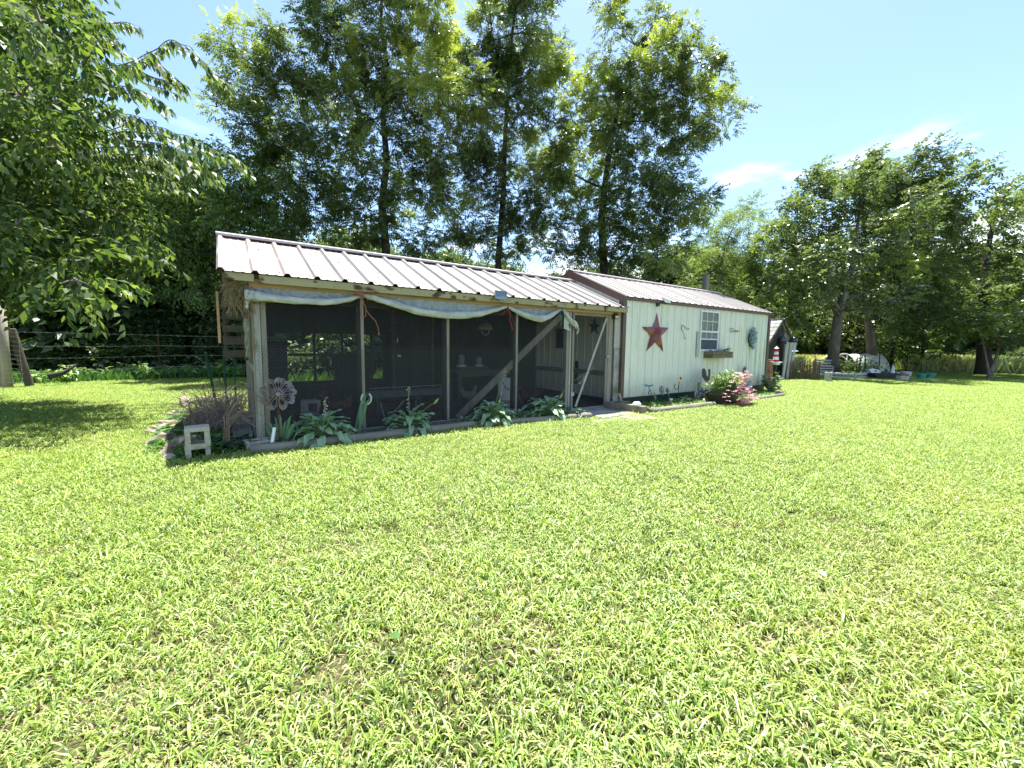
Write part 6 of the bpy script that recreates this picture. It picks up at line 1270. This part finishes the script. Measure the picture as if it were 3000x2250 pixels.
for i in range(14): x = -7.4+i*.19; y = 8.33+(x+7.4)*.33; q.bar((x, y, .05), (x, y, 1.38), .004, .004)
for x, y in ((-4.88, 9.185), (-4.74, 9.145), (-4.6, 9.195), (-4.47, 9.29)): q.bar((x, y, .05), (x, y, 1.38), .004, .004)
tag(q.build('woven_wire', pm('galvanised_wire', (.5, .5, .48), (.36, .35, .33), 12, .45, metal=.4), base=(-4.9, 9.2, 0)), 'rusty woven wire netting bent round the corner post', 'wire fence')
# ================================================================== old plank outhouse
oh = thing('outhouse', 'narrow grey plank outhouse with shingled gable roof beyond the shed', 'outhouse', (16.4, 1.6, 0))
ux = Vector((.05, .9987, 0)); uy = Vector((.9987, -.05, 0))      # depth and width directions of the little building
O0 = Vector((16.0, 1.55, 0)); 
def oq(u, v, z): return O0+uy*u+ux*v+Vector((0, 0, z))
Wd, Dp, Hh, Hr = 1.65, 1.5, 1.45, 2.25
m_op = pm('silver_grey_plank', (.38, .37, .38), (.24, .235, .235), 9, .9, .4, 20, st=(1, 1, .08), rnd=.14)
n_ = 7
for i in range(n_):
    u0 = Wd*i/n_; u1 = Wd*(i+1)/n_-.012; zt = lambda u: Hh+(Hr-Hh)*(1-abs(u-Wd/2)/(Wd/2))-.04
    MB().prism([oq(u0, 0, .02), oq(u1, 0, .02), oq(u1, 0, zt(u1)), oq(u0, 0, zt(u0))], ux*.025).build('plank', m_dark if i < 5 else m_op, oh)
for i in range(6):
    v0 = Dp*i/6; v1 = Dp*(i+1)/6-.012
    for u in (0, Wd-.025): MB().prism([oq(u, v0+.03, .02), oq(u, v1+.03, .02), oq(u, v1+.03, Hh), oq(u, v0+.03, Hh)], uy*.025).build('plank', m_op, oh)
m_sh = pm('grey_wood_shingle', (.42, .42, .38), (.28, .28, .25), 8, .95, .4, 20, rnd=.25)
for sg in (0, 1):
    for r in range(6):
        for c_ in range(7):
            t0 = r/6; t1 = t0+.21; eu = lambda t: (-.10+(Wd/2+.10)*t) if sg == 0 else (Wd+.10-(Wd/2+.10)*t); ez = lambda t: Hh-.10+(Hr-Hh+.12)*t
            v0 = -.12+1.5*c_/7+.01*(r % 2); v1 = v0+.2; lift = .012+.004*((r*7+c_) % 3)
            MB().prism([oq(eu(t0), v0, ez(t0)+lift+.012), oq(eu(t0), v1, ez(t0)+lift+.012), oq(eu(t1), v1, ez(t1)+.004), oq(eu(t1), v0, ez(t1)+.004)], (0, 0, -.012)).build('shingle', m_sh, oh)
for s0, s1 in ((-.12, Wd/2), (Wd+.12, Wd/2)): MB().bar(oq(s0, -.10, Hh-.12), oq(s1, -.10, Hr-.0), .03, .09).build('rake_board', m_dark, oh)
for u, lb in ((.75, 'dark domed tin hood on the left of the outhouse front'), (1.62, 'dark domed tin hood at the right corner of the outhouse')):
    c_ = oq(u, -.14, 1.42); h = thing('tin_hood', lb, 'ornament', c_); m = MB(); m.blob(c_+Vector((0, 0, .08)), (.14, .14, .15), 12, 8); m.build('dome', pm('gloss_black_tin', (.02, .02, .022), (.05, .05, .055), 8, .25, spec=.7), h, smooth=True); MB().lathe([(.15, -.07), (.15, -.02), (.10, -.02)], c_, 12).build('rim', m_black, h)
# tall pale planks leaning in front of it
for i, (u0, lean) in enumerate(((.78, .0), (1.08, .04), (1.34, .05))):
    ob = MB().prism([oq(u0-.16, -.30, .0), oq(u0+.08-.12, -.30, .0), oq(u0+.22, -.27, 1.42), oq(u0+.0, -.27, 1.42)], ux*.03).build('leaning_plank', m_grey, base=oq(u0, -.3, 0)); tag(ob, ('left', 'middle', 'right')[i]+' of three pale planks leaning on the outhouse front', 'plank', 'planks leaning on the outhouse')
# ================================================================== lighthouse ornament on a brick pier
L0 = ax(2268, 1100, 13.4); L0.z = 0
zt = lambda py: ay(2270, py, L0.y).z
pr = thing('brick_pier', 'low pier of old red bricks beyond the right corner of the shed', 'pier', (L0.x-.05, L0.y+.12, 0))
m_rb = pm('old_red_brick', (.30, .13, .09), (.40, .22, .16), 10, .95, .4, 30, rnd=.3)
for k in range(13):
    for j in range(2): MB().box((L0.x-.2+j*.105+(.02 if k % 2 else 0), L0.y+.05+U(-.01, .01), k*.066), (L0.x-.1+j*.105+(.02 if k % 2 else 0), L0.y+.26, k*.066+.058)).build('brick', m_rb, pr)
st_ = MB().box((L0.x+.06, L0.y+.0, 0), (L0.x+.13, L0.y+.07, zt(1063)-.03)).build('stand_post', m_black, base=(L0.x+.1, L0.y, 0)); tag(st_, 'dark post carrying the lighthouse shelf', 'post')
s0 = zt(1060); sh_ = MB().box((L0.x-.10, L0.y-.10, s0-.03), (L0.x+.26, L0.y+.16, s0)).box((L0.x-.02, L0.y-.06, s0-.09), (L0.x+.2, L0.y+.12, s0-.031)).build('shelf', m_white, base=(L0.x, L0.y, s0)); tag(sh_, 'white shelf under the striped lighthouse', 'shelf')
lh = thing('lighthouse_ornament', 'red and white striped toy lighthouse on a white shelf', 'ornament', (L0.x+.08, L0.y+.02, s0))
m_lr = pm('bright_red_paint', (.55, .03, .03), (.45, .03, .03), 6, .45); H = zt(1015)-s0; c_ = (L0.x+.08, L0.y+.02, s0)
bands = [(0, .14, m_lr), (.14, .33, m_white), (.33, .48, m_lr), (.48, .66, m_white), (.66, .73, m_lr)]
for a, b, mt in bands: MB().lathe([(.085-.045*a, a*H), (.085-.045*b, b*H-.001)], c_, 14).build('band', mt, lh)
MB().lathe([(.08, .731*H), (.08, .76*H)], c_, 14).build('gallery', m_lr, lh); MB().lathe([(.038, .761*H), (.038, .87*H)], c_, 10).build('lantern', m_lr, lh); MB().lathe([(.065, .871*H), (.02, .97*H), (.01, 1.03*H)], c_, 12).build('roof', m_white, lh)
# lantern shaped bird feeder
B0 = az(2313, 1112); zf = lambda py: ad(2313, py, ((B0-Vector(CAM))@Vector(RM[2]))).z
bf = thing('bird_feeder', 'white lantern shaped bird feeder on a post above the wattle fence', 'bird feeder', B0)
a, b = zf(1042), zf(1022)
MB().lathe([(.04, 0), (.035, a-.01)], B0, 8).build('post', m_wood, bf); MB().lathe([(.10, a), (.13, b-.09)], B0, 6).build('lantern', pm('milky_panel', (.75, .72, .6), (.68, .66, .55), 5, .4), bf); MB().lathe([(.24, b-.10), (.22, b-.07), (.07, b), (.03, b+.05)], B0, 8).build('roof', m_white, bf); MB().lathe([(.14, a-.03), (.14, a-.002)], B0, 6).build('tray', m_white, bf)
# wattle fence
wf = thing('wattle_fence', 'low woven twig fence beside the outhouse', 'fence', az(2300, 1113)); q = MB(); q2 = MB()
A0 = az(2292, 1114); A1 = az(2400, 1112); random.seed(3)
for i in range(34): t_ = i/33; p = A0.lerp(A1, t_); q.tube([p, p+Vector((U(-.04, .04), U(-.04, .04), U(.55, .78)))], .014, 4)
for k in range(15):
    z = .08+k*.042; P = [A0.lerp(A1, i/40)+Vector((.03*math.sin(i*2.2+k*PI), .03*math.cos(i*2.2+k*PI), z+U(-.012, .012))) for i in range(41)]; q2.tube(P, .009, 4)
q.build('upright_sticks', pm('brown_twig', (.16, .09, .05), (.24, .16, .09), 14, .9), wf, kind='stuff'); q2.build('woven_twigs', pm('pale_twig', (.34, .26, .17), (.2, .13, .08), 14, .9), wf, kind='stuff')
weeds('weeds_at_fence', 'green weeds growing through the wattle fence', [(17.0, 18.6, .9, 2.2, 1)], 900, 9, m_weed, (.06, .14), .5, (.02, .55))
# slatted crate by the pale forked trunk
sc0 = az(2409, 1100); cr_ = thing('slatted_crate', 'white slatted crate half behind the forked trunk', 'crate', sc0); rt = Vector(RM[0]); rt.z = 0; rt.normalize(); dp = Vector((-rt.y, rt.x, 0))
for k in range(6): MB().prism([sc0-rt*.35+Vector((0, 0, .04+k*.12)), sc0+rt*.5+Vector((0, 0, .04+k*.12)), sc0+rt*.5+Vector((0, 0, .11+k*.12)), sc0-rt*.35+Vector((0, 0, .11+k*.12))], dp*.03).build('slat', m_grey, cr_)
for s_ in (-.34, .46): MB().prism([sc0+rt*s_+dp*.035, sc0+rt*(s_+.05)+dp*.035, sc0+rt*(s_+.05)+dp*.035+Vector((0, 0, .75)), sc0+rt*s_+dp*.035+Vector((0, 0, .75))], dp*.05).build('corner', m_wood, cr_)
# stacked blocks on the lawn edge
p = az(2425, 1120)
cinder('cinder_block', 'lower cinder block of the stack on the far lawn edge', (p.x, p.y, -.02), .3, upright=False, mat=m_cb); cinder('cinder_block', 'upper cinder block of the stack on the far lawn edge', (p.x+.01, p.y, .172), .25, upright=False, mat=m_cb)
# raised bed poles
m_pole = pm('pale_treated_pole', (.42, .43, .38), (.32, .32, .28), 8, .9, .3, st=(.3, .3, 1))
for i, (a, b, z, lb) in enumerate((((2434, 1110), (2500, 1113), .07, 'lower front pole of the vegetable bed'), ((2500, 1113), (2572, 1107), .07, 'lower right pole of the vegetable bed'), ((2434, 1110), (2500, 1113), .20, 'upper front pole of the vegetable bed'), ((2500, 1113), (2572, 1107), .20, 'upper right pole of the vegetable bed'), ((2395, 1099), (2465, 1099), .08, 'back left pole of the vegetable bed'), ((2398, 1104), (2420, 1105), .08, 'short pole left of the forked trunk'))):
    log(lb, az(*a)+Vector((0, 0, z)), az(*b)+Vector((0, 0, z)), .065, 'bed_pole', m_pole, 0, 'poles round the vegetable bed')
vg = sprigs(120, ((az(2450, 1100).x, az(2450, 1100).x+4.0), (.2, 2.2), (0, .1)), (.25, .75), 6, m_sprig, (.10, .2), .08).build('vegetables', m_lfN); tag(vg, 'leafy vegetable plants growing in the pole edged bed', kind='stuff')
# low tunnels of white cloth on hoops
def tunnel(label, c, L_, r, h, ang, seed):
    c = Vector(c); o = thing('garden_tunnel', label, 'garden tunnel', c); d = Vector((math.cos(ang), math.sin(ang), 0)); s_ = Vector((-d.y, d.x, 0)); rows = []; rr = random.Random(seed)
    for i in range(15):
        t_ = i/14; sag = .05*abs(math.sin(t_*PI*3)); rows.append([c+d*L_*(t_-.5)+s_*(r*math.cos(a))+Vector((0, 0, (h-sag*math.sin(a))*math.sin(a)+rr.uniform(-.012, .012))) for a in np.linspace(.05, PI-.05, 13)])
    MB().grid(rows).build('cloth', pm('translucent_row_cover', (.62, .63, .58), (.50, .51, .46), 6, .6, .3), o, smooth=True)
    for k in range(4): t_ = k/3-.5; MB().tube([c+d*L_*t_+s_*((r+.015)*math.cos(a))+Vector((0, 0, (h+.015)*math.sin(a))) for a in np.linspace(0, PI, 12)], .012, 5).build('hoop', m_white, o)
    return o
tunnel('left low garden tunnel of whitish cloth, behind the forked trunk', ad(2440, 1079, 22.5)*1+Vector((0, 0, -ad(2440, 1079, 22.5).z)), 2.2, .75, .85, .35, 1)
tunnel('right low garden tunnel of whitish cloth, behind the thin stakes', ad(2515, 1085, 22)+Vector((0, 0, -ad(2515, 1085, 22).z)), 1.9, .8, .95, -.5, 2)
# stakes
for i, (px, py0, px1, py1) in enumerate(((2508, 1095, 2512, 1046), (2516, 1096, 2522, 1046), (2539, 1097, 2534, 1040), (2534, 1096, 2535, 1050), (2575, 1098, 2578, 1030), (2582, 1090, 2586, 1040), (2591, 1090, 2590, 1044), (2656, 1092, 2659, 1035), (2654, 1092, 2650, 1062), (2712, 1098, 2716, 1060), (2722, 1098, 2730, 1065), (2702, 1098, 2700, 1062))):
    D_ = (az(px, py0)-Vector(CAM)).dot(Vector(RM[2])); b = az(px, py0); ob = MB().tube([b, ad(px1, py1, D_)], .022, 5).build('garden_stake', m_barkd if i < 9 else m_tgreen, base=b); tag(ob, 'thin dark stake standing in the vegetable garden' if i < 9 else 'thin green plant stake in the teal tubs', 'stake', 'garden stakes' if i < 9 else 'stakes in the teal tubs')
b = az(2475, 1090); D_ = (b-Vector(CAM)).dot(Vector(RM[2])); ob = MB().tube([b, ad(2484, 1035, D_)], .03, 8).build('white_pole', m_white, base=b); tag(ob, 'slanting white pole between the two garden tunnels', 'pole')
# bag of soil
b = az(2578, 1110); D_ = (b-Vector(CAM)).dot(Vector(RM[2])); bg_ = thing('soil_bag', 'full white bag with dark print slumped against the vegetable bed', 'bag', b)
P = [[ad(x, y, D_)+Vector((0, 0, .0)) for x, y in r_] for r_ in (((2546, 1082), (2558, 1080), (2574, 1083)), ((2552, 1090), (2564, 1089), (2580, 1091)), ((2560, 1100), (2571, 1099), (2584, 1100)), ((2566, 1109), (2576, 1110), (2586, 1111)))]
bk_ = Vector(RM[2])*.22
MB().grid([[p for p in r_] for r_ in P]).grid([[p+bk_ for p in r_] for r_ in P]).grid([[P[i][0] for i in range(4)], [P[i][0]+bk_ for i in range(4)]]).grid([[P[i][2] for i in range(4)], [P[i][2]+bk_ for i in range(4)]]).grid([P[0], [p+bk_ for p in P[0]]]).grid([P[3], [p+bk_ for p in P[3]]]).build('sack', pm('white_sack', (.66, .68, .72), (.56, .58, .62), 6, .5), bg_)
for x0, y0, x1, y1 in ((2562, 1085, 2570, 1088), (2571, 1094, 2577, 1098), (2568, 1101, 2580, 1102)): MB().grid([[ad(x0, y0, D_-.02), ad(x1, y0, D_-.02)], [ad(x0+1, y1, D_-.02), ad(x1+1, y1, D_-.02)]]).build('print', pm('dark_print', (.05, .06, .12), None, 5, .6), bg_)
# tubs
def tub(label, px, py, wpx, hpx, col, name='garden_tub', sy=.7, depth_from=None):
    b = az(px, py); D_ = (b-Vector(CAM)).dot(Vector(RM[2])); r = wpx/2*D_/F*.80; h = hpx*D_/F; o = thing(name, label, 'tub', b)
    MB().lathe([(r*.82, 0), (r*.97, h*.9), (r*1.05, h*.9), (r*1.05, h), (r*.93, h), (r*.9, h*.75)], b, 20, 1, sy).build('tub', col, o); MB().lathe([(r*.88, h*.76), (r*.5, h*.8)], b, 14, 1, sy).build('soil', m_soil, o); return o
m_teal = pm('teal_plastic', (.02, .24, .20), (.02, .19, .17), 4, .45, spec=.5); m_wt = pm('white_tub_plastic', (.62, .66, .68), (.5, .54, .56), 4, .5)
tub('left teal tub of the pair on the shaded lawn', 2698, 1112, 40, 18, m_teal); tub('right teal tub of the pair on the shaded lawn', 2725, 1111, 40, 18, m_teal)
tub('small teal tub behind the black trough', 2595, 1099, 36, 11, m_teal); tub('white tub with a dark stake in it', 2655, 1106, 42, 17, m_wt); tub('low white tub behind the cone', 2628, 1098, 26, 8, m_wt)
b = az(2610, 1113); bt = thing('garden_trough', 'long low black trough between the soil bag and the white tub', 'trough', b)
MB().prism([b-rt*.55+Vector((0, 0, .0)), b+rt*.45, b+rt*.55+Vector((0, 0, .25)), b-rt*.65+Vector((0, 0, .25))], dp*.4).build('trough', m_black, bt)
b = az(2614, 1100); ob = MB().lathe([(.12, 0), (.02, .5)], b, 10).build('white_cone', m_white, base=b); tag(ob, 'slim white cone standing behind the black trough', 'cone')
b = az(2651, 1117); ob = thing('block_with_brick', 'pale block with a red brick on top before the white tub', 'block', b); MB().prism([b-rt*.17, b+rt*.17, b+rt*.17+Vector((0, 0, .2)), b-rt*.17+Vector((0, 0, .2))], dp*.2).build('block', m_cb, ob, bevel=.01); MB().prism([b-rt*.14+Vector((0, 0, .202)), b+rt*.14+Vector((0, 0, .202)), b+rt*.14+Vector((0, 0, .28)), b-rt*.14+Vector((0, 0, .28))], dp*.12).build('brick', m_rb, ob)
# fallen leaves on the lawn
for i, (x, y, lb) in enumerate(((2418, 1688, 'pale dry leaf lying on the lawn at the right'), (1168, 1870, 'broad green weed leaf flat in the lawn near the front'))):
    p = az(x, y, .075); ob = MB().grid(place(leaf_geo(.05, .035, .3, .2, 4), p, 1.0+i, .2)).build('fallen_leaf', pm('tan_leaf', (.6, .48, .32)) if i == 0 else m_weed, base=p); tag(ob, lb, 'leaf')
print('tris', sum(len(m.polygons) for m in bpy.data.meshes), 'objects', len(bpy.data.objects))
